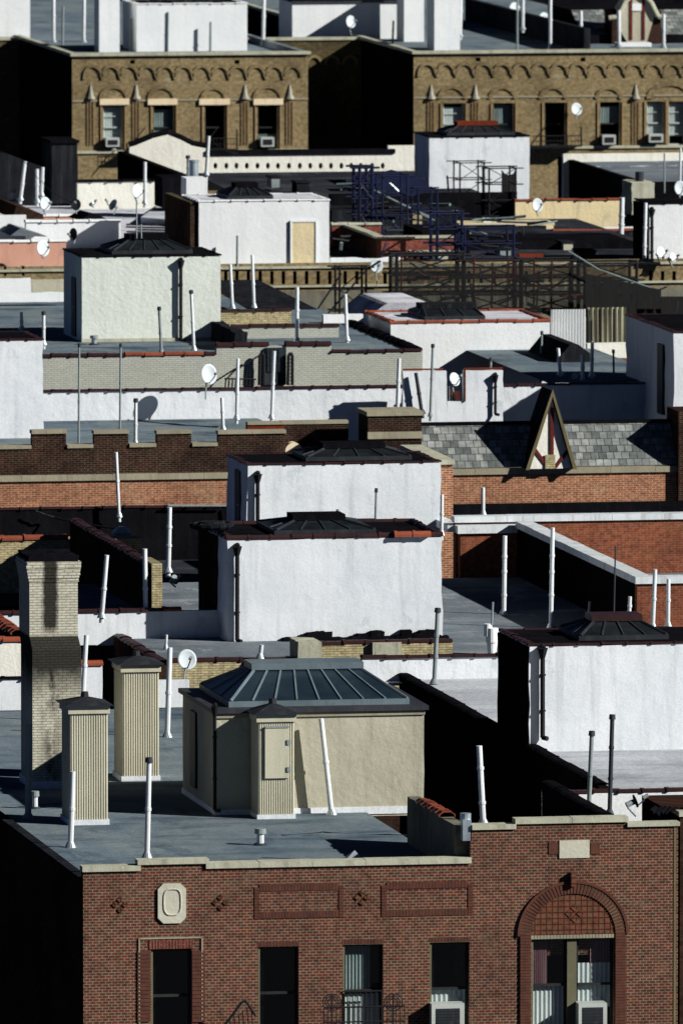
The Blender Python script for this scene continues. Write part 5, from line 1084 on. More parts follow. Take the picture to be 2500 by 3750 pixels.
pipe('thin tall pole before the cream parapet',2432,560,2432,692,6,Y=505,m='pipegr',joints=0); pipe('thin pale pipe at the right margin before the cream parapet',2491,540,2489,672,9,Y=505)
# dark red brick walls, tan bits between
YR_ = 459.6; XQ = P(1380,868,YR_).x
t = thing('brick_wall','dark red brick corner wall with pale coping left of the blue scaffold','wall',(XQ,YR_,zL)); h = rect(1380,1560,872,960,YR_)
MB().box(h[0],h[1]+1.2,YR_,YR_+.3,h[2]-1,h[3]).build('front_wall', M['redbrk'], t); yq = YB(h[0],1240); MB().box(h[0]-.02,h[0]+.28,YR_+.01,yq,h[2]-1,h[3]).build('side_wall', M['shadebrk'], t)
c = MB(); flat_coping(c,h[0]-.05,h[1]+1.2,YR_-.06,YR_+.36,h[3],h[3]+.09,1.2); flat_coping(c,h[0]-.06,h[0]+.32,YR_+.4,yq,h[3],h[3]+.09,1.2,'y'); c.build('coping', M['stone'], t)
whitewall('second red brick wall behind the corner wall left of the scaffold', 1215, 1395, 822, 900, 466.5, m='redbrk', cop='stone', j=0)
whitewall('low rusty brick wall just above the slotted tan wall', 1500, 1680, 925, 970, 459, m='dkbrick', cop='stone', j=0)
whitewall('white lumpy parapet edge left of the scaffold above the slotted wall', 1206, 1432, 945, 980, 457.5, m='white3', cop=None, j=.06, low=.1)
for lab,a,b_,c_,d_ in (('small tan block inside the scaffold shade',1505,1545,780,825),('narrow tan block inside the scaffold shade',1567,1590,730,765),('yellow tan block beneath the plank deck',1632,1660,895,925)):
    whitewall(lab,a,b_,c_,d_,PZ(a,d_,zL).y,m='yellow' if 'yellow' in lab else 'tanlt',cop=None,j=0)
whitewall('black backdrop wall behind the blue scaffold', 1208, 1892, 706, 790, 481.5, m='tar', cop=None, j=.02)  # black wall added as a dark backdrop for the scaffold
whitewall('dark low roof step behind the red brick corner wall', 1215, 1700, 768, 815, 478, m='tardk', cop=None, j=.02, th=3)
whitewall('black housing right of the red brick corner wall', 1545, 1720, 845, 935, 461.5, m='tar', cop=None, j=.02, th=4)
whitewall('black housing below the pale yellow wall', 1700, 2320, 886, 950, 463.5, m='tar', cop=None, j=.02, th=5)
whitewall('grey ventilation box in the shade of the scaffold', 1590, 1640, 935, 972, 457.2, m='stone', cop=None, j=.01)
whitewall('rust brown box in the shade of the scaffold', 1900, 1990, 930, 972, 457.4, m='rust', cop=None, j=.01)
whitewall('pale crate by the netting above the slots', 2270, 2310, 945, 975, 457.2, m='cream', cop=None, j=.01)
whitewall('yellow tan brick strip below the patchy white bulkhead', 1690, 1885, 728, 765, 485.8, m='yellow', cop='tile', j=0)
# ------------------------------------------------------------------ scaffolding
def scaff(label, x0, x1, yt, yb, Y, m='blue', nb=3, w_=9, dep=1.3, brace=True, deck=None):
    if Y > 455: Y = PZ((x0+x1)/2, yb, zL).y
    a = P(x0,yb,Y); b_ = P(x1,yb,Y); zt = P((x0+x1)/2,yt,Y).z; zb = a.z; t = thing('scaffold_tower',label,'scaffold',((a.x+b_.x)/2,Y,zb),'scaffold frames around the court')
    r = w_/F*Y/2; 
    for y in (Y,Y+dep):
        q = MB(); q.tube((a.x,y,zb),(a.x,y,zt),r,n=6); q.build('post', M[m], t); q = MB(); q.tube((b_.x,y,zb),(b_.x,y,zt),r,n=6); q.build('post', M[m], t)
    q = MB(); 
    for i in range(nb+1):
        z = zb+(zt-zb)*(i+.15)/(nb+.2)
        for y in (Y,Y+dep): q.tube((a.x-.3,y,z),(b_.x+.3,y,z),r*.7,n=5)
        q.tube((a.x,Y,z),(a.x,Y+dep,z),r*.7,n=5); q.tube((b_.x,Y,z),(b_.x,Y+dep,z),r*.7,n=5)
    q.build('ledger', M[m], t)
    if brace:
        q = MB()
        for i in range(nb):
            z0 = zb+(zt-zb)*(i+.15)/(nb+.2); z1 = zb+(zt-zb)*(i+1.15)/(nb+.2); q.tube((a.x,Y-.03,z0),(b_.x,Y-.03,z1),r*.5,n=5)
            if i%2==0: q.tube((b_.x,Y-.05,z0),(a.x,Y-.05,z1),r*.45,n=5)
        q.build('cross_brace', M[m], t)
    if deck: q = MB(); z = zt+.02; q.box(a.x-.2,b_.x+.2,Y,Y+dep,z,z+.09); q.build('deck', M[deck], t)
    return t
scaff('blue scaffold tower with thick posts left of the patchy white bulkhead',1316,1362,610,850,482,nb=4,w_=13)
scaff('blue scaffold bay with tarpaulin between the thick posts and the bulkhead',1400,1490,640,870,481,nb=3,w_=8)
scaff('low blue scaffold bay before the bulkhead left edge',1530,1600,690,860,480,nb=2,w_=8)
scaff('tall black scaffold bay standing before the patchy white bulkhead',1683,1772,592,790,484,'blk',nb=3,w_=6)
scaff('black scaffold bay with draped net at the right of the bulkhead',1790,1888,612,800,484,'blk',nb=3,w_=7)
scaff('blue scaffold block in deep shade below the diagonal tube',1600,1690,780,960,478,nb=3,w_=12)
scaff('deep blue scaffold under the plank deck',1700,1880,830,960,476,'blue',nb=2,w_=9)
scaff('black scaffold bay in front of the slotted wall, left part',1452,1695,930,1160,451,'blk',nb=3,w_=14)
scaff('black scaffold bay in front of the slotted wall, middle part',1700,1905,950,1150,450.5,'blk',nb=3,w_=13)
scaff('black scaffold bay in front of the slotted wall, right part',1910,2118,950,1150,450.2,'blk',nb=3,w_=13)
scaff('thin black scaffold bay left of the round rimmed dish',1243,1340,975,1150,452,'blk',nb=2,w_=9,dep=.9)
scaff('black netted scaffold bay right of the slotted wall scaffold',2140,2330,960,1160,449,'blk',nb=3,w_=12)
def tubeobj(label, pts, w_, Y, m, cat='scaffold tube', name='scaffold_tube'):
    pp = [P(x,y,Y+dy) for x,y,dy in pts]; q = MB(); q.path(pp, w_/F*Y/2, n=6); return tag(q.build(name, M[m], None, loc=tuple(pp[0])), label, cat, 'loose scaffold tubes')
tubeobj('long pale diagonal tube crossing the blue scaffold',[(1370,696,0),(1600,812,0)],7,475,'galv'); tubeobj('second pale diagonal tube running beside the first',[(1395,712,0),(1592,800,0)],5,475.5,'galv')
tubeobj('lower pale diagonal tube leading to the pink white dish',[(1735,836,0),(1882,905,0),(1990,925,0)],6,472,'galv'); tubeobj('diagonal tube descending into the dark netting',[(2080,918,0),(2190,985,0),(2400,1060,0)],6,448,'galv')
tubeobj('horizontal green grey tube below the plank deck',[(1884,905,0),(2186,905,0)],7,470,'galv'); tubeobj('short bright tube stub near the top of the blue scaffold',[(1425,668,0),(1458,700,0)],9,474,'metal')
for i,(x,y0,y1,lab) in enumerate(((1470,935,1100,'bright red pole at the scaffold left end'),(1735,940,1120,'dull red pole by the middle scaffold posts'),(1802,960,1130,'dull red pole right of the middle scaffold posts'),(1860,955,1130,'dim red pole among the slots'),(1955,950,1130,'dim red pole left of the right scaffold bay'),(2020,955,1130,'dim red pole at the right scaffold bay'),(2085,960,1130,'dim red pole nearest the netting'))):
    tubeobj(lab,[(x,y0,0),(x-2,y1,0)],7,449.3,'redpole')
for i,(a,b_,c_,d_,lab) in enumerate(((1180,1170,1340,990,'dark brace left of the scaffold rising right'),(1150,1150,1250,1000,'dark brace near the left slots'),(1500,960,1650,1060,'thin brace falling over the left slots'),(1560,1080,1690,1000,'dark brace rising over the left slots'),(1730,1000,1860,1060,'dark brace falling over the middle slots'),(1840,1080,1900,1010,'short dark brace near the middle post'),(1920,1010,2010,1060,'dark brace falling over the right slots'),(2000,1070,2080,1010,'dark brace rising over the right slots'),(2240,1130,2440,1050,'brace rising to the right margin slots'))):
    tubeobj(lab,[(a,b_,0),(c_,d_,0)],7,449.6,'blk')
h = rect(1682,2030,812,826,476); t = thing('plank_deck','long pale plank deck on the scaffold','scaffold deck',((h[0]+h[1])/2,476,h[2])); MB().box(h[0],h[1],476,477.6,h[2],h[3]-.03).build('planks', M['plank'], t)
q = MB(); a = P(1780,810,476.5); q.box(a.x-.15,a.x+.15,476.3,476.6,a.z-.05,a.z+.14); tag(q.build('bucket', M['white'], None, loc=tuple(a)),'small white bucket standing on the plank deck','bucket')
def netpanel(label, pts, Y, m=None):
    q = MB(); 
    q.poly([(P(x,y,Y).x,P(x,y,Y).z) for x,y in pts],Y,Y+.02); return tag(q.build('debris_net', m or M['netting'], None, loc=tuple(P(pts[0][0],pts[0][1],Y))), label, 'netting', 'debris nets on the scaffold')
netpanel('dark debris net hanging over the right scaffold down to the white curb',[(2142,1000),(2420,1060),(2420,1150),(2142,1150)],447.5)
q = MB(); h = rect(2150,2292,1125,1300,447); 
for i in range(16): x = h[0]+(h[1]-h[0])*i/16; dx=(h[1]-h[0])/16; q.quad((x,447,h[2]),(x+dx,446.96 if i%2 else 447.06,h[2]),(x+dx,446.96 if i%2 else 447.06,h[3]),(x,447 if i%2 else 446.96,h[3]))
tag(q.build('debris_sheet', M['beigenet'], None, loc=(h[0],447,h[2])),'beige pleated sheeting hanging below the dark net left of the shaded bulkhead','sheeting')
for x,lab in ((2150,'left dark post in front of the beige sheeting'),(2197,'middle dark post in front of the beige sheeting'),(2247,'right dark post in front of the beige sheeting')): tubeobj(lab,[(x,1130,0),(x,1300,0)],9,446.5,'blk')
netpanel('dark net draped in a curve beside the patchy white bulkhead',[(1836,620),(1850,636),(1866,640),(1880,634),(1888,615),(1888,790),(1836,790)],483.5)
netpanel('wide thin net stretched before the slots across three scaffold bays',[(1432,965),(2300,965),(2300,1150),(1432,1150)],448.4,M['netlt'])
netpanel('sooty net at the right margin before the slotted wall',[(2420,1085),(2560,1085),(2560,1160),(2420,1160)],447)
q = MB(); q.poly([(P(x,y,478).x,P(x,y,478).z) for x,y in ((1365,640),(1440,622),(1560,655),(1580,700),(1480,720),(1380,690))],478,478.4); tag(q.build('tarpaulin', M['blue'], None, loc=tuple(P(1460,690,478))),'blue tarpaulin wrapped round the top of the scaffold','tarpaulin')
q = MB(); q.poly([(P(x,y,479.5).x,P(x,y,479.5).z) for x,y in ((1550,770),(1680,780),(1700,900),(1600,905),(1540,860))],479.5,480); tag(q.build('tarpaulin', M['blue'], None, loc=tuple(P(1600,900,479.5))),'deep blue tarpaulin hanging in the shade below the diagonal tube','tarpaulin')
q = MB(); q.poly([(P(x,y,474.5).x,P(x,y,474.5).z) for x,y in ((1690,838),(1880,838),(1930,905),(1880,958),(1690,958))],474.5,474.9); tag(q.build('tarpaulin', M['blue'], None, loc=tuple(P(1800,950,474.5))),'navy tarpaulin under the plank deck','tarpaulin')
q = MB(); h = rect(1880,2330,905,965,470); q.box(h[0],h[1],470,470.3,h[2],h[3]); tag(q.build('parapet_wall', M['tar'], None, loc=(h[0],470,h[2])),'black low wall behind the horizontal green grey tube','wall')
def cable(label, pts, r=.018):
    pp = [Vector(p_) for p_ in pts]; out = []
    for a, b_ in zip(pp, pp[1:]):
        for i in range(8): out.append(a.lerp(b_, i/8)+Vector((0,random.uniform(-.04,.04),-.35*4*(i/8)*(1-i/8)*(b_-a).length*.05)))
    out.append(pp[-1]); q = MB(); q.path(out, r, n=5); tag(q.build('cable', M['blk'], None, loc=tuple(pp[0])), label, 'cable')
cable('black cable trailing over the grey roof behind the battlements', [PZ(505,1542,zF)+Vector((0,0,.03)),PZ(640,1556,zF)+Vector((0,0,.03)),PZ(798,1566,zF)+Vector((0,0,.03))],.03)
cable('black cable sagging in front of the black tarred wall to the shiny ventilator', [P(130,1870,YK-.3),P(200,1895,YK-.3),P(430,1935,YK-2)],.03)
cable('thin wire from the leftmost tall pipe to the cream bulkhead lantern', [P(92,592,488),P(278,745,472)],.012)
cable('thin wire hanging from the porthole wall to the pipe before it', [P(764,500,505),P(870,560,514),P(945,530,500)],.012)
cable('dark cable lying across the blue grey roof before the hatch door shaft', [PZ(1030,3062,zA)+Vector((0,0,.02)),PZ(1180,3050,zA)+Vector((0,0,.02)),PZ(1420,3060,zA)+Vector((0,0,.02)),PZ(1690,3056,zA)+Vector((0,0,.02))],.014)
rnd = random.Random(11)
for i, (x, y, w_, h_, m_, lab) in enumerate(((1250,905,50,26,'dkbrick','small sooty brick box before the second red brick wall'),(1610,868,70,30,'stone','pale grey vent box on the black housing by the blue scaffold'),(1760,905,44,28,'rust','rust brown vent box beside the navy tarpaulin'),(1950,880,60,20,'roofgr','low grey duct box left of the orange coped grey wall'),(2080,915,36,26,'beige','small beige box under the horizontal green grey tube'),(2150,955,60,34,'dkbrick','dark brick stub by the pink white dish'),(1850,935,40,22,'pipegr','grey duct end under the plank deck tarpaulin'),(1460,958,30,30,'cream','cream coloured box behind the left scaffold posts'),(1990,800,54,22,'tardk','dark duct box behind the plank deck'),(1420,800,60,30,'tandk','dirty tan box in the blue scaffold shade'),(1650,800,36,34,'tanlt','pale tan box below the diagonal tube'),(1275,755,70,22,'roofgr','grey low box behind the red brick corner wall'),(1110,690,46,22,'tardk','dark box on the roof under the portholes'),(1010,668,30,18,'pipegr','small grey box on the roof under the portholes'),(1330,672,40,22,'dkbrick','brown box on the roof left of the blue scaffold'))):
    Y_ = PZ(x,y,zL).y if y > 740 else YN-14+ (690-y)*.15; h = rect(x-w_/2,x+w_/2,y-h_,y,Y_); t = thing('roof_equipment_box',lab,'roof box',((h[0]+h[1])/2,Y_,h[2])); MB().rough(h[0],h[1],Y_,Y_+1.2,h[2]-.2,h[3],.3,.02).build('casing', M[m_], t); MB().box(h[0]-.05,h[1]+.05,Y_-.05,Y_+1.25,h[3],h[3]+.05).build('lid', M['tardk'], t)
rnd = random.Random(5)
for i in range(95):
    x = rnd.uniform(1190,1960); y = rnd.uniform(640,900); Y_ = PZ(x,min(960,max(y+60,790)),zL).y; L_ = rnd.uniform(40,150); an = rnd.choice((rnd.uniform(-.5,.5),rnd.uniform(-.15,.15),rnd.uniform(1.3,1.8)))
    if x > 1690 and y < 800: continue
    a = P(x,y,Y_); b_ = P(x+L_*math.cos(an),y+L_*.55*math.sin(an),Y_+rnd.uniform(-1,1)); q = MB(); q.tube(a,b_,rnd.choice((.03,.04,.06)),n=5)
    tag(q.build('scaffold_tube', M[rnd.choice(('blue','blk','blue','dkmetal','galv'))], None, loc=tuple(a)), 'loose dark tube in the blue scaffold tangle before the patchy white bulkhead', 'scaffold tube', 'tangle of loose scaffold tubes')
for i in range(30):
    x = rnd.uniform(1430,2130); y = rnd.uniform(955,1120); L_ = rnd.uniform(50,170); an = rnd.choice((rnd.uniform(-.7,.7),0,rnd.uniform(1.45,1.7)))
    a = P(x,y,449.7); b_ = P(x+L_*math.cos(an),y+L_*.6*math.sin(an),449.7+rnd.uniform(-.6,.6)); q = MB(); q.tube(a,b_,rnd.choice((.03,.04,.07)),n=5)
    tag(q.build('scaffold_tube', M[rnd.choice(('blk','blk','redpole','dkmetal'))], None, loc=tuple(a)), 'loose dark tube in the black scaffold before the slotted wall', 'scaffold tube', 'tangle of tubes before the slotted wall')
# iron fire escape of the nearest facade, seen at the bottom margin
t = thing('fire_escape','black iron fire escape railing at the bottom of the nearest brick facade','fire escape',tuple(P(1330,3790,YA-.9)))
q = MB(); a = P(1185,3692,YA-.8); b_ = P(1480,3686,YA-.8); zb = P(1300,3800,YA).z
q.tube(a,b_,.022,n=6); q.tube(a+Vector((0,0,-.35)),b_+Vector((0,0,-.35)),.018,n=6)
for i in range(20): x = a.x+(b_.x-a.x)*i/19; q.tube((x,YA-.8,a.z),(x,YA-.8,zb),.011,n=5)
q.build('railing', M['blk'], t)
for px in (1215,1440):
    q = MB(); c_ = P(px,3672,YA-.8)
    for k in range(3):
        r_ = .22-.06*k
        for i in range(14): a0 = 6.283*i/14; a1 = 6.283*(i+1)/14; q.tube(c_+Vector((r_*math.cos(a0),0,r_*.9*math.sin(a0))),c_+Vector((r_*math.cos(a1),0,r_*.9*math.sin(a1))),.014,n=5)
    q.tube(c_+Vector((0,0,-.9)),c_+Vector((0,0,.2)),.02,n=5); q.build('iron_scroll', M['blk'], t)
q = MB(); q.path([P(820,3760,YA-.6),P(885,3672,YA-.6),P(900,3668,YA-.6),P(935,3720,YA-.6)],.03,n=6)
for k in range(6): q.tube(P(840+k*16,3728-k*8,YA-.6),P(848+k*16,3790,YA-.6),.014,n=5)
q.build('stair_rail', M['blk'], t)
# ------------------------------------------------------------------ Q: far ochre brick facade with arches
YQ = 581.0
def far_wing(label, x0, x1, ytop, ybase, wins, lint, fins, corb, holes_, big, ybot, tall=545):
    ztop = P((max(x0,0)+min(x1,2500))/2,ytop,YQ).z; X0 = P(x0,300,YQ).x; X1 = P(x1,300,YQ).x; t = thing('apartment_building',label,'building',((X0+X1)/2,YQ+10,0))
    hs = [rect(a,b_,c_,d_,YQ) for a,b_,c_,d_ in wins]; vs = [(P(x-9,233,YQ).x,P(x+9,233,YQ).x,P(x,ytop+42,YQ).z,P(x,ytop+27,YQ).z) for x in holes_]
    q = MB(); hole_wall(q,X0,X1,0,ztop-.12,YQ,hs+vs,.25); q.build('front_wall', M['tan'], t)
    q = MB()
    for v in vs: q.box(v[0]-.02,v[1]+.02,YQ+.25,YQ+.27,v[2]-.02,v[3]+.02)
    q.build('vent_backing', M['tar'], t)
    yb_ = YQ+60; q = MB(); q.quad((X0,YQ,0),(X0,yb_,0),(X0,yb_,ztop),(X0,YQ,ztop)); q.box(X0+.001,X1,YQ+.4,YQ+.9,0,ztop-3.8) if False else None
    q.quad((X1,YQ,0),(X1,yb_,0),(X1,yb_,ztop-.3),(X1,YQ,ztop-.3)); q.build('side_wall', M['blackbrk'], t)
    MB().quad((X0,YQ+.3,ztop-.25),(X1,YQ+.3,ztop-.25),(X1,yb_,ztop-.25),(X0,yb_,ztop-.25)).build('roof', M['roof'], t)
    c = MB(); flat_coping(c,X0-.1,X1+.12,YQ-.16,YQ+.32,ztop-.12,ztop+.02,1.2); flat_coping(c,X0-.1,X0+.2,YQ+.33,yb_,ztop-.12,ztop+.02,3,'y'); c.build('coping', M['stone'], t)
    c = MB(); z = P(800,548,YQ).z if x0<1000 else P(2000,536,YQ).z; flat_coping(c,X0,X1,YQ-.1,YQ-.001,z-.1,z+.02,1.5); z = P(800,ytop+20,YQ).z; c.box(X0,X1,YQ-.07,YQ-.001,z-.08,z+.15) if False else None; c.build('sill_course', M['stone'], t)
    # corbel arches
    q = MB()
    for x in corb:
        c_ = P(x,ytop+88,YQ); R = 37/F*590; n = 12
        for i in range(n):
            a0 = math.pi*i/n; a1 = math.pi*(i+1)/n-.03; q.poly([(c_.x+math.cos(a)*r_,c_.z+math.sin(a)*r_*1.25) for a,r_ in ((a0,R*.72),(a0,R),(a1,R),(a1,R*.72))],YQ-.085,YQ-.001)
        q.box(c_.x-R*1.02,c_.x-R*.76,YQ-.08,YQ-.001,c_.z-.12,c_.z)
    q.build('corbel_arches', M['tan'], t)
    for (cx,yy,rp) in big:
        q = MB(); c_ = P(cx,yy,YQ); R = rp/F*590; n = 20; zk = .9 if rp<70 else .7
        for i in range(n):
            a0 = math.pi*i/n; a1 = math.pi*(i+1)/n-.02; q.poly([(c_.x+math.cos(a)*r_,c_.z+math.sin(a)*r_*zk) for a,r_ in ((a0,R*.74),(a0,R),(a1,R),(a1,R*.74))],YQ-.075,YQ-.001)
        q.build('blind_arch', M['tan'], t)
    for x in fins:
        c_ = P(x,356,YQ); tp = P(x,308,YQ); q = MB(); q.tube((c_.x,YQ-.04,c_.z),(tp.x,YQ-.02,tp.z),.14,.03,n=8); q.tube((c_.x,YQ-.05,c_.z-.06),(c_.x,YQ-.05,c_.z+.06),.2,.17,n=8); q.build('stone_finial', M['finst'], t)
        q = MB()
        for dx in (-11,0,11): a = P(x+dx,ybase,YQ); q.tube((a.x,YQ-.05,P(x,370,YQ).z),(a.x,YQ-.05,P(x,528,YQ).z),.022,n=6)
        q.build('colonette', M['colon'], t)
    if lint:
        for (a,b_,c2,d2) in lint:
            h = rect(a,b_,c2,d2,YQ); n = 16; q = MB()
            for i in range(n): x = h[0]+(h[1]-h[0])*i/n; q.box(x+.006,x+(h[1]-h[0])/n,YQ-.12,YQ-.001,h[2],h[3])
            q.build('lintel', M['creamst'], t)
    # thin string course at arch spring and red jamb rods by each window
    q = MB(); z = P(800,364,YQ).z; q.box(X0,X1,YQ-.05,YQ-.001,z-.03,z+.04); q.build('string_course', M['stoneb'], t)
    for h in hs:
        for x in (h[0]-.12, h[1]+.12): MB().tube((x,YQ-.03,h[2]),(x,YQ-.03,h[3]),.035,n=6).build('jamb_colonette', M['colon'], t)
    return t, hs, X0, X1, ztop
wl = [(378,448,384,548),(562,636,384,548),(750,823,384,548),(943,1016,384,548)]
tQ1,hq,QX0,QX1,zq1 = far_wing('ochre brick apartment wing with cream lintels and corbel arches at the upper left', 264, 1127, 191, 400, wl, [(364,472,360,382),(540,648,360,382),(728,840,360,382),(927,1035,360,382)], (332,499,897,1061), [340+i*66.5 for i in range(12)], (485,868), ((418,360,56),(593,360,54),(783,360,50),(982,360,58)), 545)
blq = [((M['blind'],.05,.95),2),((M['lace'],.35,.9),1),(None,1),((M['lace'],.1,.35),1)]
for h,(bl_,rw) in zip(hq,blq): sash_window(tQ1,h,YQ,M['framedk'] if rw==1 else M['frame'],blind=bl_,rows=rw)
wr = [(1622,1696,376,532),(1806,1878,376,532),(1994,2068,374,532),(2196,2268,372,532),(2368,2428,370,530),(2448,2508,370,530)]
tQ2,hq2,RX0,RX1,zq2 = far_wing('ochre brick apartment wing with corbel arches at the upper right', 1514, 2720, 182, 400, wr, None, (1578,1740,2327), [1564+i*69 for i in range(16)], (1750,2134), ((1655,360,56),(1840,360,54),(2024,360,54),(2228,360,52),(2455,360,92)), 535)
for h,(bl_,rw) in zip(hq2,[((M['blind'],.2,.9),2),((M['lace'],.3,.95),1),(None,1),((M['lace'],.5,.9),1),((M['blind'],.25,.95),2),((M['blind'],.2,.95),2)]): sash_window(tQ2,h,YQ,M['framedk'] if rw==1 else M['frame'],blind=bl_,rows=rw)
# courts between wings: rear walls, brick darkened to deepen the court shade
YQb = YB(RX0,1322); t = thing('court_wall','ochre brick court wall with pale coping between the two far wings','wall',((QX1+RX0)/2,YQb,0))
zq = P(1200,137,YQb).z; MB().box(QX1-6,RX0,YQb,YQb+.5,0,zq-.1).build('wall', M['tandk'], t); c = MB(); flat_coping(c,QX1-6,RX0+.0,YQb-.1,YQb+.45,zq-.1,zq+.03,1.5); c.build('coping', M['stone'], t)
q = MB()
for x in (1150,1215,1280): 
    c_ = P(x,235,YQb); R = 30/F*600
    for i in range(12): a0 = math.pi*i/12; a1 = math.pi*(i+1)/12; q.poly([(c_.x+math.cos(a)*r_,c_.z+math.sin(a)*r_*1.2) for a,r_ in ((a0,R*.72),(a0,R),(a1,R),(a1,R*.72))],YQb-.1,YQb-.001)
q.build('corbel_arches', M['tan'], t)
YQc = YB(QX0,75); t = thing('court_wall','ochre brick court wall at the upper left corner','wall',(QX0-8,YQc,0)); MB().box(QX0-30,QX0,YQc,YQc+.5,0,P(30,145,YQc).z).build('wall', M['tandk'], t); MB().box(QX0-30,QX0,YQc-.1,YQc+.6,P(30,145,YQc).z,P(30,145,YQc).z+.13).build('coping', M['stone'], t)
for lab,a,b_,c2,d2 in (('air conditioner under the leftmost window of the upper left wing',388,438,504,536),('air conditioner under the rightmost window of the upper left wing',956,1004,502,536)): ac(lab,None,YQ,a,b_,c2,d2,.35)
for lab,a,b_,c2,d2 in (('air conditioner in the fourth window of the upper right wing',2206,2254,494,528),('air conditioner at the window nearest the upper right margin',2376,2428,490,520)): ac(lab,None,YQ,a,b_,c2,d2,.35)
# fire escapes on the far facade
def balcony(label, x0, x1, yt, yb, stair=True):
    a = P(x0,yb,YQ-.9); b_ = P(x1,yt,YQ-.9); t = thing('fire_escape',label,'fire escape',(a.x,YQ-.5,a.z),'fire escapes on the far facade'); q = MB(); q.box(a.x,b_.x,YQ-.9,YQ-.05,a.z-.04,a.z); q.build('platform', M['blk'], t)
    q = MB(); n = int((b_.x-a.x)/.16)
    for i in range(n+1): x = a.x+(b_.x-a.x)*i/n; q.tube((x,YQ-.9,a.z),(x,YQ-.9,b_.z),.012,n=4)
    q.tube((a.x,YQ-.9,b_.z),(b_.x,YQ-.9,b_.z),.025,n=5); q.tube((a.x,YQ-.9,(a.z+b_.z)/2),(b_.x,YQ-.9,(a.z+b_.z)/2),.018,n=5); q.build('railing', M['blk'], t)
    if stair: q = MB(); q.tube((a.x-.6,YQ-.7,a.z-.6),(a.x+.7,YQ-.7,b_.z+.5),.03,n=5); q.build('ladder', M['blk'], t); MB().tube((b_.x,YQ-.7,b_.z+.4),(b_.x,YQ-.7,a.z),.04,n=5).build('stanchion', M['blk'], t)
balcony('black fire escape railing left of the cream gable on the far facade',480,560,505,545); balcony('black fire escape railing under the third left wing window',745,870,505,548); balcony('black fire escape railing below the white dish on the far facade',1950,2130,495,535)
dish('white dish mounted on the far ochre facade right of the third window',2110,398,22,YQ-.5,by=440,face=(.25,-.9,.2),sx=.95)
h=rect(1945,1965,0,1,YQ)
# ------------------------------------------------------------------ top row behind the far facade roofs
zR = zq1-.25
def yq(py, px=700): return PZ(px,py,zR).y
bulkhead('white panelled bulkhead at the top left centre', 500, 905, 14, 186, yq(186), 452, 'whitesm', cop='whitesm', dr=[], j=.004)
bulkhead('slim white bulkhead block beside the panelled one', 363, 438, -60, 186, yq(187), 348, 'whitesm', cop=None, dr=[], j=.004)
bulkhead('white bulkhead cut by the left and top margins', -90, 110, -40, 131, YQc+1, None, 'whitesm', cop=None, dr=[], j=.004)
YR2 = YQb+2.5; bulkhead('white framed bulkhead with a pale dish at the top centre', 1070, 1476, 6, 178, YR2, 1022, 'whitesm', cop='tar', dr=[], j=.004, ch=.05)
whitewall('plain white wall attached to the framed top bulkhead', 1479, 1552, -60, 182, YR2-3, m='whitesm', cop=None, j=.004, th=2)
bulkhead('narrow white bulkhead right of the top centre gap', 1590, 1684, -60, 181, yq(181,1600), 1562, 'whitesm', cop=None, dr=[], j=.004)
q = MB(); h = rect(1066,1479,2,8,YR2-.05); q.box(h[0],h[1],YR2-.1,YR2-.02,h[2],h[3]); hx = rect(1470,1479,2,175,YR2-.05); q.box(hx[0],hx[1],YR2-.1,YR2-.02,hx[2],h[2]); tag(q.build('trim_frame', M['pipedk'], None, loc=(h[0],YR2,h[2])),'thin dark trim framing the top centre bulkhead','trim')
dish('pale dish in front of the framed top bulkhead', 1284, 78, 22, YQb+.8, by=128, face=(.3,-.9,.2))
dish('white dish at the top right, upper left of two', 1884, 33, 25, 612, by=80, face=(.3,-.9,.2)); dish('white dish at the top right, lower right of two', 1992, 70, 25, 606, by=112, face=(.3,-.9,.2))
dish('pale dish left of the pipe between the top bulkheads', 985, 88, 16, 625, by=120, face=(.3,-.9,.2))
for lab,xt,yt,xb,yb,w_,py,mm in (
 ('white pipe left of the slim top bulkhead, first from left',196,-30,196,153,13,153,'pipe'),('thin grey pipe second from left at the top',231,22,229,163,8,163,'pipegr'),('white pipe third from left at the top',308,-30,306,153,13,153,'pipe'),
 ('slim pipe before the slim top bulkhead',416,83,414,183,9,183,'pipegr'),('rough pale pole in the blue shade left of the panelled bulkhead',479,65,477,184,9,184,'pipegr'),('thin pipe before the panelled bulkhead, left of two',616,42,614,187,6,187,'pipegr'),('thin pipe before the panelled bulkhead, right of two',771,78,770,187,9,187,'pipegr'),
 ('white pipe in the gap right of the panelled bulkhead',967,-30,963,163,13,163,'pipe'),('thin lilac pipe before the framed top bulkhead',1440,74,1437,152,8,170,'pipegr'),('white pipe at the right edge of the narrow top bulkhead',1687,-30,1684,132,13,170,'pipe'),
 ('thin pole behind the far right coping, by the upper dish',1894,-30,1893,178,8,178,'pipegr'),('white pipe beside the upper right dish',1914,-30,1913,106,13,160,'pipe'),('pale pole crossing the lower right dish',2015,-30,2014,178,12,178,'pipe'),
 ('white pipe left of the domed gable, farther one',2126,38,2127,170,13,175,'pipe'),('white pipe at the left edge of the domed gable',2265,36,2266,171,14,176,'pipe'),('white pipe right of the domed gable',2429,50,2429,174,13,176,'pipe')):
    pipe(lab,xt,yt,xb,yb,w_,Y=PZ(xb,max(py,yb),(zq2-.2) if xb>1500 else zR).y,m=mm)
# low shaded parapet behind the left wing's right end
yy0 = YQ+1; t = thing('parapet_wall','blue shaded side parapet behind the right end of the upper left wing','wall',(QX1,YQ+8,zR)); MB().box(QX1-.3,QX1-.02,YQ+.35,YB(QX1,905),zR-.3,P(1100,190,YQ).z+.05).build('wall', M['roofgr'], t)
